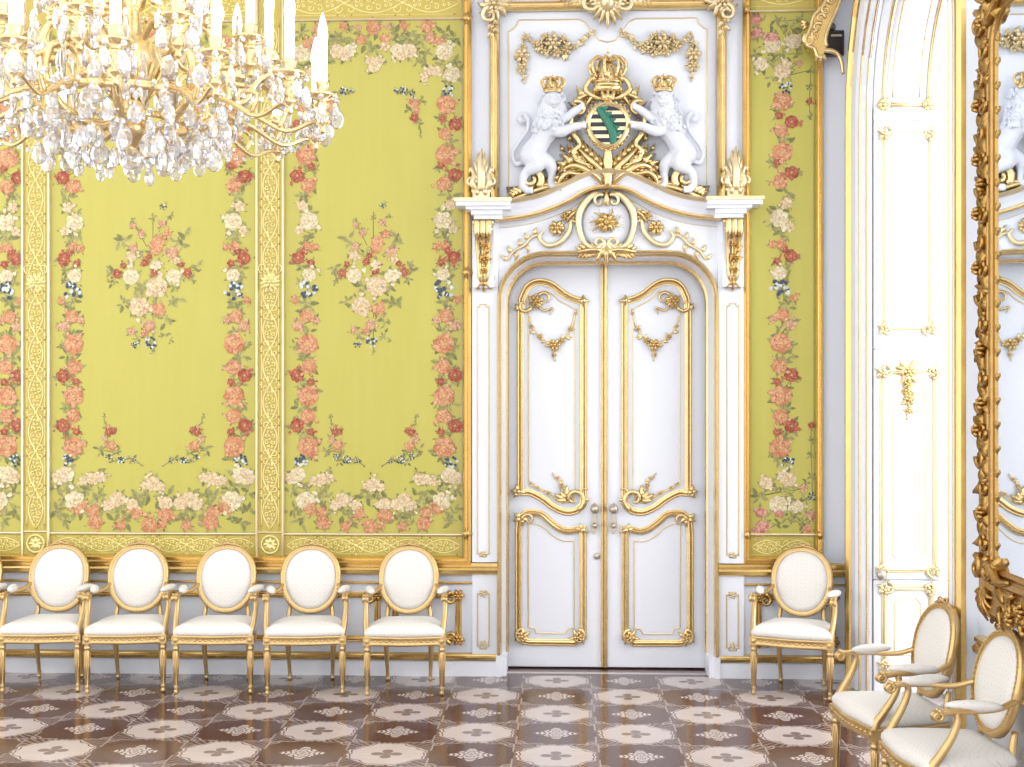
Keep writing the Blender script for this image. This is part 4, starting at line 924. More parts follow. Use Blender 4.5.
for px, y, kind, r in ((788, 478, 'pale', 10), (783, 474, 'white', 7), (766, 482, 'pale', 8), (777, 487, 'leaf', 8), (790, 488, 'leaf', 8), (758, 495, 'leaf', 9), (804, 487, 'pink', 5), (806, 480, 'leaf', 5), (778, 503, 'white', 11), (779, 511, 'rose', 6), (797, 505, 'white', 8), (761, 511, 'rose', 7), (762, 525, 'rose', 8), (758, 530, 'rose', 6), (780, 522, 'leaf', 8), (790, 515, 'leaf', 9), (800, 522, 'leaf', 8), (811, 513, 'pink', 6), (807, 527, 'orange', 6), (806, 497, 'leaf', 7), (812, 495, 'blue', 4), (812, 476, 'leaf', 5), (811, 455, 'leaf', 5), (811, 440, 'leaf', 5), (811, 425, 'red', 4)):
    e.put((bx(px), ZY(y)), kind, r)
    if e.last: e.twig(e.last, (bx(px), ZY(y)))
    e.last = (bx(px), ZY(y))
e.build('flower_border', 'embroidery', p)
for z0, z1 in ((.868, SZ0-.012), (SZ1+.045, SZ1+.26)):
    m = MB(BACK); m.box(E0, E1, z0, z1, 0, .006); b = m.build('brocade_band', 'brocade', p)
    m = MB(BACK); brocade_lines(m, E0+.01, E1-.01, z0, z1, False); m.build('gold_thread', 'brocade_line', b)
fillet(p, [(E0, SZ0), (E1, SZ0)], .02, .024); fillet(p, [(E0, SZ1+.038), (E1, SZ1+.038)], .02, .024)
m = MB(BACK); a, b = bx(746), bx(818.5)
m.sweep([(a, SZ1+.3), (a, .852), (b, .852), (b, SZ1+.3)], [(-.028, 0), (-.028, .045), (-.01, .065), (.004, .045), (.012, .045), (.02, .055), (.028, .035), (.028, 0)]); m.build('gilt_frame', 'rail', p)
for x in (a, b):
    for z in (SZ0, SZ1+.038): m = MB(BACK); m.ell((x, z, .06), (.026, .03, .02), 8, 6); m.build('frame_clasp', 'gold_dark', p)

# dado frames with carved corners
def dado_frame(x0, x1, label, group='gilt dado frames'):
    z0, z1 = .262, .585; p = thing('dado_frame', label, 'wall moulding', ((x0+x1)/2, D, z0), group)
    m = MB(BACK); m.sweep([(x0, z0), (x0, z1), (x1, z1), (x1, z0)], PROF_OGEE(.045, .03), closed=True); m.build('moulding', 'rail', p)
    for x, sx in ((x0, 1), (x1, -1)):
        for z, sz in ((z0, 1), (z1, -1)):
            m = MB(BACK); m.tube(spiral((x+sx*.05, z+sz*.02), .045, .012, 90 if sz < 0 else -90, (90 if sz < 0 else -90)+sx*sz*400, 16, .035), [.018, .008], 6)
            m.flower((x, z), .04, 6, .025, .03)
            for a in range(0, 360, 60): m.leaf((x, z), a+15, .052, .04, .02, .025, 4, 60*sx)
            for k in (1, 2): m.ell((x+sx*(.05+k*.035), z, .035), .016-.003*k, 7, 5)
            m.build('carved_corner', 'gold_dark', p)
dado_frame(bx(-90), bx(377.5), 'long gilt frame on the white dado behind the row of chairs')
dado_frame(bx(395), bx(458.5), 'short gilt frame on the white dado behind the row of chairs, nearest the door')
dado_frame(bx(758), bx(833), 'gilt frame on the white dado behind the single chair right of the door')

# ------------------------------------------------------------------ window arch, shutters, casement
def window_arch(y0, y1, n_):
    w_ = sroot('window_%d' % n_, (XW, (y0+y1)/2, 0), 'arched window in the right wall')
    P = warch(y0, y1, WSP)
    m = MB(RIGHT); m.sweep(P, [(0, -.02), (0, .03), (.025, .035), (.03, .02), (.12, .02), (.14, .048), (.18, .052), (.20, .068), (.29, .075), (.39, .06), (.39, 0)], smooth=False); m.build('architrave', 'white', w_)
    m = MB(RIGHT); m.sweep(P, [(.308, .06), (.314, .085), (.332, .104), (.365, .104), (.38, .085), (.387, .05)]); m.build('gilt_architrave', 'rail', w_)
    m = MB(RIGHT); m.sweep(P, [(.137, .044), (.142, .055), (.153, .056), (.160, .05)]); m.sweep(P, [(-.002, .022), (.004, .037), (.014, .038), (.018, .03)]); m.build('gilt_line', 'gold', w_)
    # casement
    X1 = .56-.04; m = MB(RIGHT)
    m.sweep(P, [(-.075, -X1-.07), (-.075, -X1), (-.03, -X1+.02), (.0, -X1+.02), (.0, -X1-.07)])
    uc = -(y0+y1)/2; r = (y1-y0)/2
    m.box(uc-.04, uc+.04, 0, WSP+r-.05, -X1-.06, -X1)
    for z in (.75, 1.55, 2.35, 3.15, 3.95): m.box(uc-r+.03, uc+r-.03, z-.02, z+.02, -X1-.05, -X1-.005)
    m.box(uc-r, uc+r, 0, .25, -X1-.06, -X1); m.build('window_frame', 'white', w_)
    m = MB(RIGHT); m.prism([(p[0]*.97+uc*.03, p[1]*.985) for p in P], -X1-.035, -X1-.030); m.build('pane', 'pane', w_)
    m = MB(RIGHT); m.sweep(P, [(-.012, -X1+.02), (-.008, -X1+.045), (.0, -X1+.045)]); m.build('gilt_line', 'gold_pale', w_)
window_arch(WY0, WY1, 1); window_arch(1.9, 3.78, 2)
# folded shutter in the reveal, facing the room's length
sh = thing('window_shutter', 'tall white folded shutter with gilt line panels in the window reveal', 'shutter', (2.36, YR, 0))
def V(px, py): return on_y(px, py, YR)
zs = [0.02, V(905, 580)[1]-.0, V(905, 349)[1], V(905, 120.5)[1]]
xa, xb = 2.125, V(949, 400)[0]
def shutter_leaf(z0, z1): 
    m = MB(REVEAL); m.box(xa, xb, z0+.004, z1-.004, -.028, 0, bev=.004); return m.build('shutter_leaf', 'white', sh)
def gframe(lf, xl, xr, z0, z1, corner=True):
    m = MB(REVEAL); m.sweep([(xl, z0), (xl, z1), (xr, z1), (xr, z0)], PROF_OGEE(.036, .02), closed=True); m.build('panel_moulding', 'gold_pale', lf)
    i = .07; m = MB(REVEAL); n = .03
    m.sweep([(xl+i, z0+i+n), (xl+i, z1-i-n), (xl+i+n, z1-i), (xr-i-n, z1-i), (xr-i, z1-i-n), (xr-i, z0+i+n), (xr-i-n, z0+i), (xl+i+n, z0+i)], PROF_HALF(.010, .006), closed=True); m.build('inner_line', 'gold_pale', lf)
    if corner:
        for x, sx in ((xl, 1), (xr, -1)):
            for z, sz in ((z0, 1), (z1, -1)):
                m = MB(REVEAL); m.tube(spiral((x+sx*.02, z), .045, .01, 90*sx, 90*sx+sx*sz*380, 16, .02), [.014, .006], 5); m.flower((x, z+sz*.01), .035, 5, .012, .03)
                for a in range(0, 360, 72): m.leaf((x, z), a, .06, .032, .012, .018, 4, 30)
                m.build('carved_corner', 'gold_pale', lf)
xl, xr = V(884, 400)[0], V(931, 400)[0]
l1 = shutter_leaf(zs[0], zs[1]); gframe(l1, xl, xr, .22, V(905, 588)[1])
l2 = shutter_leaf(zs[1], zs[2]); gframe(l2, V(882, 400)[0], V(935, 400)[0], V(905, 570)[1], V(905, 372)[1])
m = MB(REVEAL); c = V(908, 372)
m.flower(c, .045, 6, .01, .03)
for a in (0, 30, 150, 180, 60, 120, -90, -60, -120): m.leaf(c, a, .10, .045, .01, .02, 4, 20)
m.festoon([V(908, 374), V(907, 388), V(909, 402), V(907, 420)], .06, .006, 10, 41); m.festoon([V(902, 390), V(908, 398), V(914, 392)], .04, .006, 5, 42)
m.build('flower_drop', 'gold', l2)
l3 = shutter_leaf(zs[2], zs[3]); gframe(l3, xl, xr, V(905, 329)[1], V(905, 134)[1])
l4 = shutter_leaf(zs[3], WSP+.01)
m = MB(REVEAL); c = V(879.5, 574); m.lathe([(.014, 0), (.012, .03), (.03, .045), (.036, .06), (.028, .078), (.008, .084)], (c[0], c[1], 0), 14); m.build('knob', 'steel', l1)
# arched soffit panel above the shutter
yc, rad = (WY0+WY1)/2, WR-.02
so = thing('arch_soffit_panel', 'curved white panel with gilt lines under the window arch', 'wall panel', (2.36, YR, WSP))
def sp(x, s, h): a = s/rad; return (x, yc+(rad-h)*cos(a), WSP+(rad-h)*sin(a))
m = MB(); n = 28; L = rad*pi
m.loft([[sp(xa, L*k/n, -.016), sp(xb, L*k/n, -.016), sp(xb, L*k/n, 0), sp(xa, L*k/n, 0)] for k in range(n+1)], True); m.build('soffit', 'white', so)
m = MB(); s0 = .02; cx0, cx1 = V(884, 100)[0], V(929, 100)[0]
for x in (cx0, cx1): 
    m.tube([sp(x, s0+(L-.04)*k/n, .006) for k in range(n+1)], .016, 6); 
for s_ in (s0+.01, L-.03): m.tube([sp(cx0, s_, .006), sp(cx1, s_, .006)], .014, 6)
for x in (cx0+.06, cx1-.06): m.tube([sp(x, s0+.06+(L-.16)*k/n, .003) for k in range(n+1)], .005, 5)
m.build('panel_moulding', 'gold', so)
for x in (cx0, cx1):
    m = MB()
    for k in range(6): a = k*pi/3; m.ell(sp(x+.028*cos(a), s0+.01+.028*sin(a), .012), .02, 7, 5)
    m.ell(sp(x, s0+.01, .025), .02, 7, 5); m.build('carved_corner', 'gold', so)

# pier between the windows: dado rail and baseboard of the right wall
u0, u1 = -6.34, -4.20
m = MB(RIGHT); m.sweep([(u0, 0), (u1, 0)], [(.735, 0), (.735, .03), (.75, .055), (.775, .062), (.79, .05), (.80, .036), (.805, .05), (.825, .05), (.833, .03), (.833, 0)]); struct(m.build('trim_%d' % ti, 'rail'), 'gilded dado rail of the right wall'); ti += 1
m = MB(RIGHT); m.sweep([(u0, 0), (u1, 0)], [(.112, 0), (.112, .04), (.14, .066), (.16, .045), (.165, 0)]); struct(m.build('trim_%d' % ti, 'rail'), 'gilded rail above the right baseboard'); ti += 1
m = MB(RIGHT); m.sweep([(u0, 0), (u1, 0)], [(0, 0), (0, .05), (.105, .05), (.112, 0)]); struct(m.build('baseboard_right_wall', 'white')); ti += 0
m = MB(RIGHT)
for a, b, c, d in ((u0+.10, u1-.10, .24, .63),): m.sweep([(a, c), (a, d), (b, d), (b, c)], PROF_HALF(.03, .02), closed=True)
struct(m.build('trim_%d' % ti, 'gold'), 'gilt line panel on the dado of the right wall'); ti += 1

# ------------------------------------------------------------------ mirror between the windows
mi_ = thing('wall_mirror', 'large mirror in heavily carved gilt frame on the right wall', 'mirror', (XW, 5.22, 1.0))
ui0, ui1, zi0, zi1 = -5.87, -4.57, 1.22, 3.80; gh = XW-2.018
hp = [(ui0, zi0), (ui0, zi1-.16)]+[(ui0+.16-.16*cos(pi/2*k/8), zi1-.16+.16*sin(pi/2*k/8)) for k in range(9)]
hp += [(ui1-.16+.16*sin(pi/2*k/8), zi1-.16+.16*cos(pi/2*k/8)) for k in range(9)]+[(ui1, zi1-.16), (ui1, zi0)]
m = MB(RIGHT); m.prism([(a+(-.02 if a < -5.2 else .02), b+(-.02 if b < 2 else .02)) for a, b in hp], gh-.02, gh); m.build('mirror_glass', 'mirror', mi_)
m = MB(RIGHT); m.sweep(hp, [(-.012, gh), (-.008, gh+.008), (.01, gh+.012), (.025, gh+.004), (.035, gh+.014), (.06, gh+.016), (.075, gh+.004), (.09, gh+.004), (.10, gh+.01), (.21, gh+.01), (.225, gh-.01), (.23, .0)], closed=True); m.build('frame', 'gold_deep', mi_)
def carve(m, pts, seed, wd=.085, h=.118):
    # running scrollwork of leaves and shells on the frame
    rg = random.Random(seed); P = cr([(p[0], p[1], 0) for p in pts], 10); d = 0; acc = 0; side = 1
    for i in range(1, len(P)):
        acc += (P[i]-P[i-1]).length
        if acc < .08: continue
        acc = 0; t = P[i]-P[i-1]; a = math.degrees(math.atan2(t.y, t.x)); side = -side; nx, ny = -sin(R(a)), cos(R(a)); c = (P[i].x+nx*side*.02, P[i].y+ny*side*.02)
        m.tube(spiral(c, .055, .014, a+90*side, a+90*side+side*360, 14, h), [.015, .009], 5)
        for q in range(4): m.leaf((c[0]-nx*side*.03, c[1]-ny*side*.03), a+rg.uniform(-70, 70)+(180 if q == 3 else 0), rg.uniform(.08, .12), .055, h-.012, .022, 5, rg.uniform(-70, 70))
        if rg.random() < .5: m.flower((c[0]-nx*side*.05, c[1]-ny*side*.05), .035, 5, h, .035)
uo = .155
for nm, pts, sd in (('carved_side', [(ui0-uo, zi0), (ui0-uo, zi1)], 1), ('carved_side', [(ui1+uo, zi0), (ui1+uo, zi1)], 2), ('carved_rail', [(ui0, zi0-uo), (ui1, zi0-uo)], 3), ('carved_rail', [(ui0, zi1+uo), (ui1, zi1+uo)], 4)):
    m = MB(RIGHT); carve(m, [pts[0], ((pts[0][0]+pts[1][0])/2, (pts[0][1]+pts[1][1])/2), pts[1]], sd); m.build(nm, 'gold_deep', mi_)
m = MB(RIGHT)                                          # small leaves along the glass
for k in range(24): z = zi0+.1+k*.112; m.leaf((ui0-.01, z), 20, .05, .035, gh+.0, .012, 3, 40); m.leaf((ui1+.01, z), 160, .05, .035, gh+.0, .012, 3, -40)
m.build('leaf_edge', 'gold_deep', mi_)
for sx in (1, -1):
    for zc, sz in ((zi0-.12, 1), (zi1+.12, -1)):
        u_ = (ui0-.13) if sx > 0 else (ui1+.13); m = MB(RIGHT); c = (u_, zc)
        m.ell((u_, zc+.0*sz, .075), (.105, .13, .045), 14, 8)
        for k in range(7): a = 270*sz+(k-3)*28; m.acanthus([(u_, zc+.03*sz), (u_+cos(R(a))*.07, zc+sin(R(a))*.07), (u_+cos(R(a))*.12, zc+sin(R(a))*.135)], .06, .012, 4, .095, .03)
        for s_ in (1, -1): m.tube(spiral((u_+s_*.075, zc+.11*sz), .055, .014, 90, 90+s_*420, 20, .125), [.020, .010], 6)
        for k in range(4): m.leaf((u_+sx*.04*k, zc+(.06+.02*k)*sz), (20 if sx > 0 else 160)*sz, .11, .06, .10, .035, 5, 40*sx)
        m.tube(cr([(u_+sx*.02, zc+.13*sz, .12), (u_+sx*.12, zc+.14*sz, .13), (u_+sx*.22, zc+.08*sz, .125), (u_+sx*.34, zc+.09*sz, .12)], 5), [.016, .026, .022, .010], 7)
        m.build('corner_cartouche', 'gold_deep', mi_)
m = MB(RIGHT); c = (-5.22, zi1+.32)
for k in range(11): m.leaf((c[0], c[1]-.1), k*18, .34, .11, .10, .08, 6, 0)
for s_ in (1, -1): m.tube(spiral((c[0]+s_*.3, c[1]-.05), .14, .03, 90, 90-s_*430, 24, .15), [.045, .02], 7)
m.ell((c[0], c[1]-.06, .16), (.11, .13, .07), 12, 8); m.build('crest_shell', 'gold_deep', mi_)

# ------------------------------------------------------------------ gilt bracket in the corner and the black box behind it
br = thing('gilt_bracket', 'carved gilt scroll bracket at the top of the corner beside the window arch', 'bracket', (bx(825), D-.05, bz(825, 60)))
def K(px, py): return on_y(px, py, D-.1)
lf_ = cr([K(830, -30), K(827, -10), K(824, 2), K(819, 12), K(811, 20), K(808, 32), K(803, 42), K(806, 50), K(812, 52), K(815, 60), K(820, 60)], 4)
rt_ = cr([K(847, -30), K(842, -10), K(838, 2), K(833, 16), K(826, 31), K(823, 42), K(824, 50)], 4)
m = MB(BACK); m.prism([(p.x, p.y) for p in lf_]+[(p.x, p.y) for p in reversed(rt_)], .09, .19); m.build('bracket_body', 'rail', br)
m = MB(BACK); 
for L in (lf_, rt_): m.tube([(p.x, p.y, .19) for p in L], .014, 6)
for k, (px, py) in enumerate(((818, 22), (815, 31), (813, 39), (823, 14), (829, 4), (834, -8))):
    m.tube(spiral(K(px, py), .035, .008, 30*k, 30*k+400, 14, .195), [.012, .006], 5)
m.tube(spiral(K(807, 43), .045, .012, 120, 500, 16, .19), [.018, .008], 6)
for a in (230, 270, 310): m.leaf(K(819, 56), a, .07, .04, .16, .03, 4, 0)
for a in (150, 190, 230): m.leaf(K(806, 27), a, .06, .035, .15, .03, 4, 0)
m.build('bracket_carving', 'gold', br)
m = MB(BACK); m.tube([(p.x, p.y, .15) for p in cr([K(822, 52), K(830, 53), K(836, 56), K(840, 64), K(841.5, 76)], 5)], [.02, .018, .016, .014, .012], 7); m.build('bracket_tail', 'gold', br)
m = MB(BACK); a, b = K(823, 54), K(845, 29); m.box(a[0]+.005, b[0], a[1], b[1], .012, .085, bev=.012)
bxo = thing('black_box', 'small black box tucked behind the gilt scroll bracket in the corner', 'box', ((a[0]+b[0])/2, D, a[1]))
m.build('housing', 'dark', bxo)
m = MB(BACK); m.box(a[0]+.06, b[0]-.02, b[1]-.05, b[1]-.035, .085, .092); m.build('label_plate', 'steel', bxo)
m = MB(BACK); m.lathe([(.03, 0), (.035, .02), (.02, .05), (.004, .055)], ((a[0]+b[0])/2-.01, b[1]+.03, .03), 12); m.build('lens_head', 'silver', bxo)

# ------------------------------------------------------------------ armchairs
def build_chair(label, group):
    t = thing('armchair', label, 'chair', (0, 0, 0), group)
    def outline(k=1.0, dx=0.0, n=9):
        pts = []
        F_ = [(-.275, -.215), (-.25, -.24), (-.15, -.252), (0, -.268), (.15, -.252), (.25, -.24), (.275, -.215), (.265, -.05), (.235, .10), (.20, .20), (.10, .215), (0, .217), (-.10, .215), (-.20, .20), (-.235, .10), (-.265, -.05)]
        P = cr([(x, y, 0) for x, y in F_], 3, True)
        return [((p.x)*k, (p.y+.01)*k-.01) for p in P]
    m = MB()
    for k0, z in (): pass
    m.loft([[(x, y, z) for x, y in outline(k)] for k, z in ((.93, .338), (.985, .342), (1.0, .352), (.985, .36), (.985, .385), (1.0, .392), (1.0, .402), (.95, .405))]); m.build('seat_rail', 'chair_wood', t)
    m = MB()
    for i in range(11): m.ell((-.20+.04*i, -.262+.030*((-.20+.04*i)/.25)**2, .372), (.012, .008, .008), 6, 4)
    m.build('rail_carving', 'chair_wood', [c for c in t.children if c.name.startswith('seat_rail')][0])
    m = MB(); m.loft([[(x, y, z) for x, y in outline(k)] for k, z in ((.97, .40), (.995, .418), (.985, .438), (.93, .458), (.80, .474), (.55, .485), (.25, .490), (.05, .491))]); m.build('seat_cushion', 'damask', t)
    for sx in (-1, 1):                                 # front legs: block, collar, fluted taper, foot
        m = MB(); x, y = sx*.255, -.215
        m.box(x-.026, x+.026, y-.026, y+.026, .34, .402, bev=.004)
        prof = [(.010, 0), (.015, .006), (.016, .02), (.011, .03), (.012, .036), (.016, .045), (.012, .055), (.014, .12), (.019, .24), (.022, .29), (.016, .298), (.024, .306), (.025, .318), (.017, .325), (.022, .332), (.022, .342)]
        m.lathe(prof, (x, y, 0), 14)
        for k in range(8):
            a = 2*pi*k/8; m.tube([(x+cos(a)*.013, y+sin(a)*.013, .06), (x+cos(a)*.0225, y+sin(a)*.0225, .288)], .003, 4)
        m.ell((x, y-.027, .371), (.016, .004, .016), 8, 4); m.build('leg', 'chair_wood', t)
    for sx in (-1, 1):                                 # rear legs, raked, running up to the back
        m = MB(); P = [(sx*.152, .245, 0), (sx*.155, .232, .10), (sx*.160, .208, .25), (sx*.160, .195, .37), (sx*.156, .200, .46), (sx*.145, .218, .545)]
        m.tube(cr(P, 4), [.011, .014, .020, .021, .018, .015], 8)
        m.lathe([(.010, 0), (.015, .006), (.016, .02), (.011, .03), (.016, .044), (.011, .055)], (sx*.1525, .243, 0), 12); m.build('leg', 'chair_wood', t)
    # oval back, leaning and slightly hollow
    tl = R(12); yb, zb = .218, .728
    def bk(a, b, o=0.0): y = b*sin(tl)-.35*a*a; return (a, yb+y-o*cos(tl), zb+b*cos(tl)+o*sin(tl))
    def oval(hw, hh, n=36): return [(hw*(abs(cos(q))**.92)*(1 if cos(q) >= 0 else -1)*(1+.05*sin(q)), hh*(abs(sin(q))**.92)*(1 if sin(q) >= 0 else -1)) for q in [2*pi*k/n for k in range(n)]]
    m = MB(); o_ = oval(.196, .228); pr = [(-.019, -.018), (-.021, .004), (-.013, .018), (-.006, .012), (.004, .020), (.014, .016), (.020, .004), (.020, -.018)]
    rings = []
    for i, (a, b) in enumerate(o_):
        a2, b2 = o_[(i+1) % 36]; a1, b1 = o_[i-1]; nx, nz = (b2-b1), -(a2-a1); l = math.hypot(nx, nz); nx /= l; nz /= l
        rings.append([bk(a+nx*d, b+nz*d, o) for d, o in pr])
    rings.append(rings[0]); m.loft(rings, True, False)
    fr = m.build('back_frame', 'chair_wood', t)
    m = MB()
    for a, b in oval(.198, .230, 64): m.ell(bk(a, b, .020), .0055, 5, 4)
    m.build('bead_moulding', 'chair_wood', fr)
    m = MB()                                           # ribbon bow on the crest
    for sx in (-1, 1):
        m.tube(cr([bk(0, .252, .012), bk(sx*.03, .268, .016), bk(sx*.05, .256, .016), bk(sx*.028, .246, .018), bk(0, .252, .02)], 4), .006, 5)
        m.tube(cr([bk(sx*.01, .25, .016), bk(sx*.05, .243, .018), bk(sx*.085, .232, .018)], 4), [.008, .007, .003], 5)
    m.ell(bk(0, .255, .018), (.013, .010, .012), 8, 5); m.ell(bk(0, .262, 0), (.02, .014, .012), 8, 5); m.build('crest', 'chair_wood', fr)
    m = MB(); m.loft([[bk(a, b, o) for a, b in oval(hw, hh)] for hw, hh, o in ((.180, .212, .002), (.178, .210, .014), (.150, .180, .026), (.10, .12, .034), (.03, .036, .037))], True, True)
    m.build('back_pad', 'damask', t)
    m = MB(); m.loft([[bk(a, b, o) for a, b in oval(hw, hh)] for hw, hh, o in ((.178, .210, -.002), (.17, .20, -.014), (.08, .095, -.018))], True, True); m.build('back_panel', 'damask', t)
    m = MB(); m.tube([bk(-.15, -.232, 0), bk(0, -.245, 0), bk(.15, -.232, 0)], .012, 6)
    for sx in (-1, 1):
        m = MB(); s0 = bk(sx*.198, -.035, 0)
        m.tube(cr([s0, (sx*.225, .10, .665), (sx*.258, -.02, .668), (sx*.268, -.12, .668), (sx*.270, -.185, .662)], 6), [.017, .016, .019, .019, .021], 8, flat=.8)
        for o in (-.013, .013): m.tube([(sx*.270+o*sx, y, z) for y, z in [(-.192+.026*(1-.6*k/12)*cos(R(90-k*32)), .655+.026*(1-.6*k/12)*sin(R(90-k*32))-.002) for k in range(13)]], .009, 6)
        m.tube([(sx*.27-.018, -.192, .653), (sx*.27+.018, -.192, .653)], .018, 10)
        m.tube(cr([(sx*.268, -.105, .662), (sx*.272, -.10, .63), (sx*.272, -.125, .56), (sx*.266, -.175, .48), (sx*.258, -.208, .43), (sx*.256, -.215, .395)], 6), [.016, .017, .018, .020, .023, .024], 8)
        m.leaf
        ar = m.build('arm', 'chair_wood', t)
        m = MB(); q = Matrix.Rotation(-sx*.20, 3, 'Z')
        m.ell((sx*.254, -.02, .688), (.031, .125, .026), 14, 8, 0, q); m.build('arm_pad', 'damask', ar)
    return t
def foot(px, py): r = ray(px, py); k = -H/r.z; return (r.x*k, r.y*k)
G1 = 'oval back armchairs along the yellow wall'
chair_spots = [(-27, 6, 'oval-backed gilt armchair almost wholly cut off by the left photo edge', G1),
               (60, 5, 'white oval-backed gilt armchair, leftmost whole chair along the yellow wall', G1),
               (139, 7, 'second whole gilt armchair from the left along the yellow wall', G1),
               (227, 3, 'middle one of the five whole gilt armchairs along the yellow wall', G1),
               (311, 6, 'gilt armchair second from the door in the row left of the door', G1),
               (409, 3, 'gilt armchair at the right end of the row, nearest the double door', G1)]
first = None
def chair_at(x, y, rz, label, group):
    global first
    if first is None: first = build_chair(label, group); c = first
    else: c = copy_tree(first)
    c.location = (x, y, 0); c.rotation_euler = (0, 0, rz); tag(c, label, 'chair', group); return c
for px, dg, lab, g in chair_spots:
    X = (ray(px, 681).x/ray(px, 681).y)*8.925; a = R(dg)
    chair_at(X+.225*sin(a), 8.925-.225*cos(a), a, lab, g)
a = R(-20); X = (ray(801, 681).x/ray(801, 681).y)*8.97
chair_at(X+.225*sin(a), 8.93-.225*cos(a), a, 'single gilt armchair with white oval back standing right of the double door', 'oval back armchairs by the window side')
chair_at(1.715, 6.47, math.atan2(-.988, .152), 'gilt armchair seen from the side before the window, behind the nearest chair', 'oval back armchairs by the window side')
chair_at(1.775, 5.72, math.atan2(-.993, .115), 'gilt armchair nearest the camera, cut by the lower right corner, below the mirror', 'oval back armchairs by the window side')

# ------------------------------------------------------------------ chandelier
CHX, CHY = -1.72, 4.94
ch = thing('chandelier', 'large crystal chandelier with gilt arms and candles hanging at upper left', 'chandelier', (CHX, CHY, 3.0))
def cyl(r, a, z): return (CHX+r*cos(a), CHY+r*sin(a), z)
m = MB(); m.lathe([(.01, 2.995), (.03, 3.02), (.06, 3.06), (.10, 3.09), (.06, 3.13), (.05, 3.2), (.09, 3.26), (.13, 3.34), (.11, 3.42), (.05, 3.46), (.04, 3.6), (.08, 3.66), (.10, 3.74), (.05, 3.8), (.04, 4.1), (.07, 4.16), (.03, 4.24), (.015, 4.3)], (CHX, CHY, 0), 20)
for k in range(12): a = 2*pi*k/12; m.tube([cyl(.135, a, 3.34), cyl(.10, a, 3.26), cyl(.055, a, 3.20)], .008, 5)
stem = m.build('stem', 'gold', ch)
m = MB(); zc = 4.3
while zc < TOPZ: m.tube([(CHX+.022*cos(q)*(1), CHY, zc+.05+.05*sin(q)) if int((zc-4.3)/.085+.5) % 2 else (CHX, CHY+.022*cos(q), zc+.05+.05*sin(q)) for q in [2*pi*k/10 for k in range(10)]], .006, 5, closed=True); zc += .085
m.build('chain', 'gold', ch)
def ring(r, z, wd, ht):
    m = MB(); m.loft([[cyl(r+d, 2*pi*k/40, z+h) for k in range(40)] for d, h in ((0, 0), (wd, 0), (wd*1.15, ht*.5), (wd, ht), (0, ht), (0, 0))], True, False)
    for k in range(40): m.ell(cyl(r+wd, 2*pi*(k+.5)/40, z+ht*.5), (.010, .010, .012), 6, 4)
    return m.build('gilt_ring', 'gold', ch)
ring(.37, 3.165, .015, .035); ring(.22, 3.10, .012, .025)
for k in range(8):                                     # scroll brackets from the stem to the ring
    a = 2*pi*k/8+.2; e = Vector((cos(a), sin(a), 0))
    m = MB(); q = lambda r, z: (CHX+e.x*r, CHY+e.y*r, z)
    m.tube(cr([q(.05, 3.12), q(.16, 3.08), q(.30, 3.12), q(.38, 3.22), q(.36, 3.34), q(.27, 3.36), q(.23, 3.28), q(.28, 3.23)], 5), [.014, .018, .018, .018, .016, .014, .012, .008], 7)
    m.tube(cr([q(.06, 3.42), q(.15, 3.50), q(.27, 3.52), q(.33, 3.45), q(.28, 3.39), q(.22, 3.43)], 5), [.012, .016, .016, .014, .012, .008], 7)
    m.tube(cr([q(.37, 3.2), q(.45, 3.22), q(.50, 3.3), q(.56, 3.34)], 5), [.014, .014, .010], 6)
    for z in (3.36, 3.52): m.ell(q(.30, z), (.022, .022, .018), 7, 5)
    m.build('scroll_bracket', 'gold', ch)
drops = []                                             # (position of the hook, length, kind)
def arm(a, r0, z0, r1, zc, sag):
    e = Vector((cos(a), sin(a), 0)); q = lambda r, z: (CHX+e.x*r, CHY+e.y*r, z)
    m = MB(); m.tube(cr([q(r0, z0), q(r0+(r1-r0)*.3, z0-sag*.3), q(r0+(r1-r0)*.62, zc-sag), q(r0+(r1-r0)*.88, zc-sag*.75), q(r1, zc-.10), q(r1, zc-.05)], 5), [.013, .011, .009, .009, .009, .012], 7)
    m.tube(cr([q(r0+(r1-r0)*.55, zc-sag*.9), q(r0+(r1-r0)*.62, zc-sag*.45), q(r0+(r1-r0)*.5, zc-sag*.3), q(r0+(r1-r0)*.45, zc-sag*.5)], 5), [.010, .010, .005], 6)
    ob = m.build('candle_arm', 'gold', ch)
    m = MB(); m.lathe([(.006, -.15), (.016, -.14), (.010, -.125), (.03, -.11), (.034, -.10), (.014, -.085), (.026, -.072), (.012, -.055), (.03, -.04), (.030, -.03), (.016, -.02), (.06, -.004), (.066, .006), (.03, .008), (.022, .015), (.026, .04), (.03, .055), (.022, .058), (.004, .058)], q(r1, zc), 14); m.build('candle_cup', 'gold', ob)
    m = MB(); m.lathe([(.018, .055), (.018, .22), (.021, .235), (.019, .27), (.010, .31), (.002, .335)], q(r1, zc), 12); m.build('candle', 'candle', ob)
    for k in range(6): b = a+pi/6+k*pi/3; p = Vector(q(r1, zc))+Vector((cos(b)*.06, sin(b)*.06, -.004)); drops.append((p, .095 if k % 2 else .12, 0))
for k in range(14): arm(2*pi*k/14+.05, .38, 3.19, .77, 3.225, .14)
for k in range(10): arm(2*pi*k/10+.33, .36, 3.33, .55, 3.40, .10)
for k in range(6): arm(2*pi*k/6+.1, .08, 3.56, .30, 3.66, .08)
rg = random.Random(12)
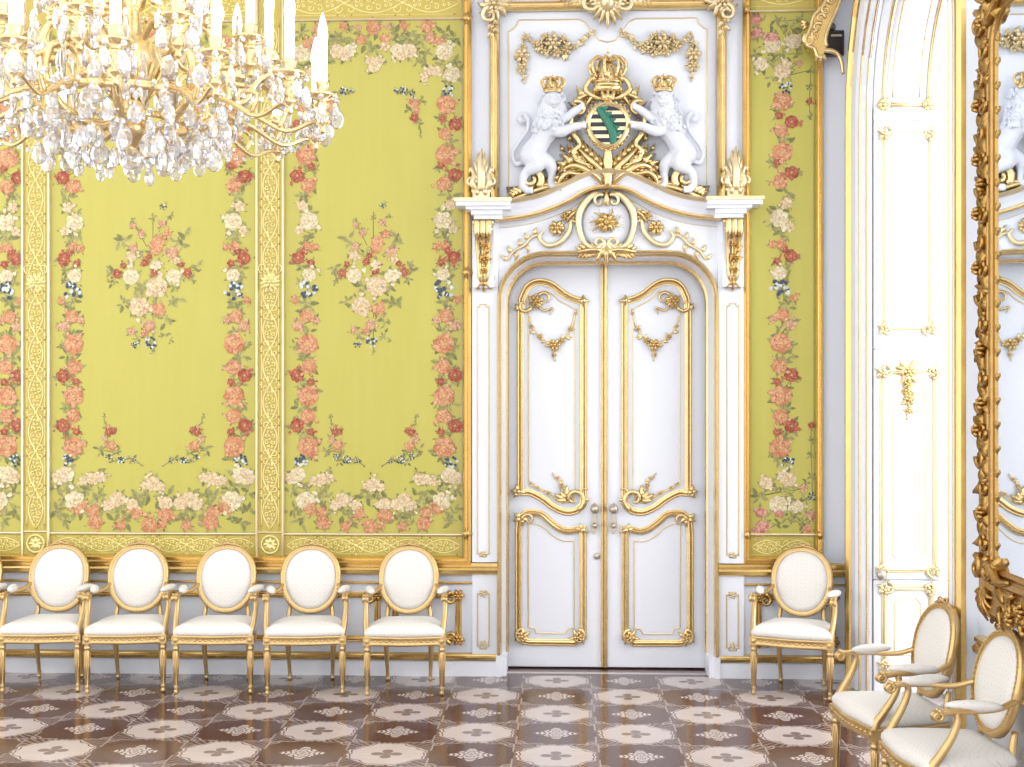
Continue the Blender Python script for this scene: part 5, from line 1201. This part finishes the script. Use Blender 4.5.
for r, z, n, l in ((.38, 3.165, 22, .10), (.385, 3.14, 0, .1), (.30, 3.11, 18, .10), (.235, 3.10, 14, .11), (.15, 3.07, 9, .10), (.44, 3.21, 20, .09), (.34, 3.07, 14, .10), (.22, 3.02, 8, .09), (.36, 3.52, 12, .10), (.27, 3.40, 10, .11)):
    for k in range(n): a = 2*pi*(k+rg.uniform(-.2, .2))/n; drops.append((Vector(cyl(r, a, z+rg.uniform(-.02, .01))), l*rg.uniform(1.05, 1.4), 0))
for r, z, n in ((.47, 3.24, 8), (.62, 3.12, 6), (.33, 3.22, 8), (.18, 3.16, 5), (.42, 3.40, 7)):   # tall spears
    for k in range(n): drops.append((Vector(cyl(r, 2*pi*k/n+.3, z+.2)), .21, 1))
def drop_mesh(mb, p, L, kind, a):
    n = 8; ca, sa = cos(a), sin(a)
    prof = [(0, 0), (.006, -.02), (.008, -.03), (.02, -.30), (.34, -.48), (.46, -.68), (.40, -.86), (.20, -.97), (0, -1.0)] if kind == 0 else [(0, 0), (.05, -.04), (.11, -.12), (.06, -.2), (.10, -.3), (.16, -.62), (.12, -.82), (.04, -.95), (0, -1)]
    rings = []
    for r, z in prof:
        rr = max(r, .004)*L*.5*(1.08 if kind == 0 else 1.3); rr = rr*1.0
        rings.append([(p.x+rr*cos(2*pi*k/n)*ca-.5*rr*sin(2*pi*k/n)*sa, p.y+rr*cos(2*pi*k/n)*sa+.5*rr*sin(2*pi*k/n)*ca, p.z+z*L) for k in range(n)])
    mb.loft(rings, False, True)
    if kind == 0: mb.ell((p.x, p.y, p.z-.10*L), (.013, .013, .013), 6, 4, smooth=False)
cam_p = Vector((0, 0, H))
drops.sort(key=lambda d: (d[0]-cam_p).length)
vis = [d for d in drops if d[0].z < 3.72]
for i, (p, L, kd) in enumerate(vis[:95]):
    m = MB(); drop_mesh(m, p, L, kd, rg.uniform(0, pi)); m.build('crystal_drop', 'crystal', ch)
m = MB()
for p, L, kd in vis[95:]+[d for d in drops if d[0].z >= 3.72]: drop_mesh(m, p, L, kd, rg.uniform(0, pi))
tag(m.build('crystal_drop', 'crystal', ch), None, None, None, 'stuff')
m = MB()                                               # strings of small beads between ring and arms
for k in range(14):
    a0 = 2*pi*k/14+.05
    for j in range(1, 9):
        t = j/9; m.ell(cyl(.38+.38*t, a0+.12*sin(pi*t), 3.20+.03*t-.11*sin(pi*t)), (.011, .011, .012), 6, 4, smooth=False)
    for j in range(1, 8):
        t = j/8; m.ell(cyl(.74-.0*t, a0+2*pi/14*t, 3.19-.09*sin(pi*t)), (.010, .010, .011), 6, 4, smooth=False)
    for j in range(1, 9):
        t = j/9; m.ell(cyl(.37-.14*t, a0+.3*t, 3.165-.06*sin(pi*t)-.05*t), (.010, .010, .011), 6, 4, smooth=False)
tag(m.build('bead_strings', 'crystal', ch), None, None, None, 'stuff')
m = MB(); m.ell((CHX, CHY, 2.975), (.045, .045, .048), 12, 8, smooth=False); m.lathe([(.004, .05), (.02, .07), (.012, .10), (.022, .15), (.006, .2)], (CHX, CHY, 2.96), 10, smooth=False); m.build('crystal_ball', 'crystal', ch)
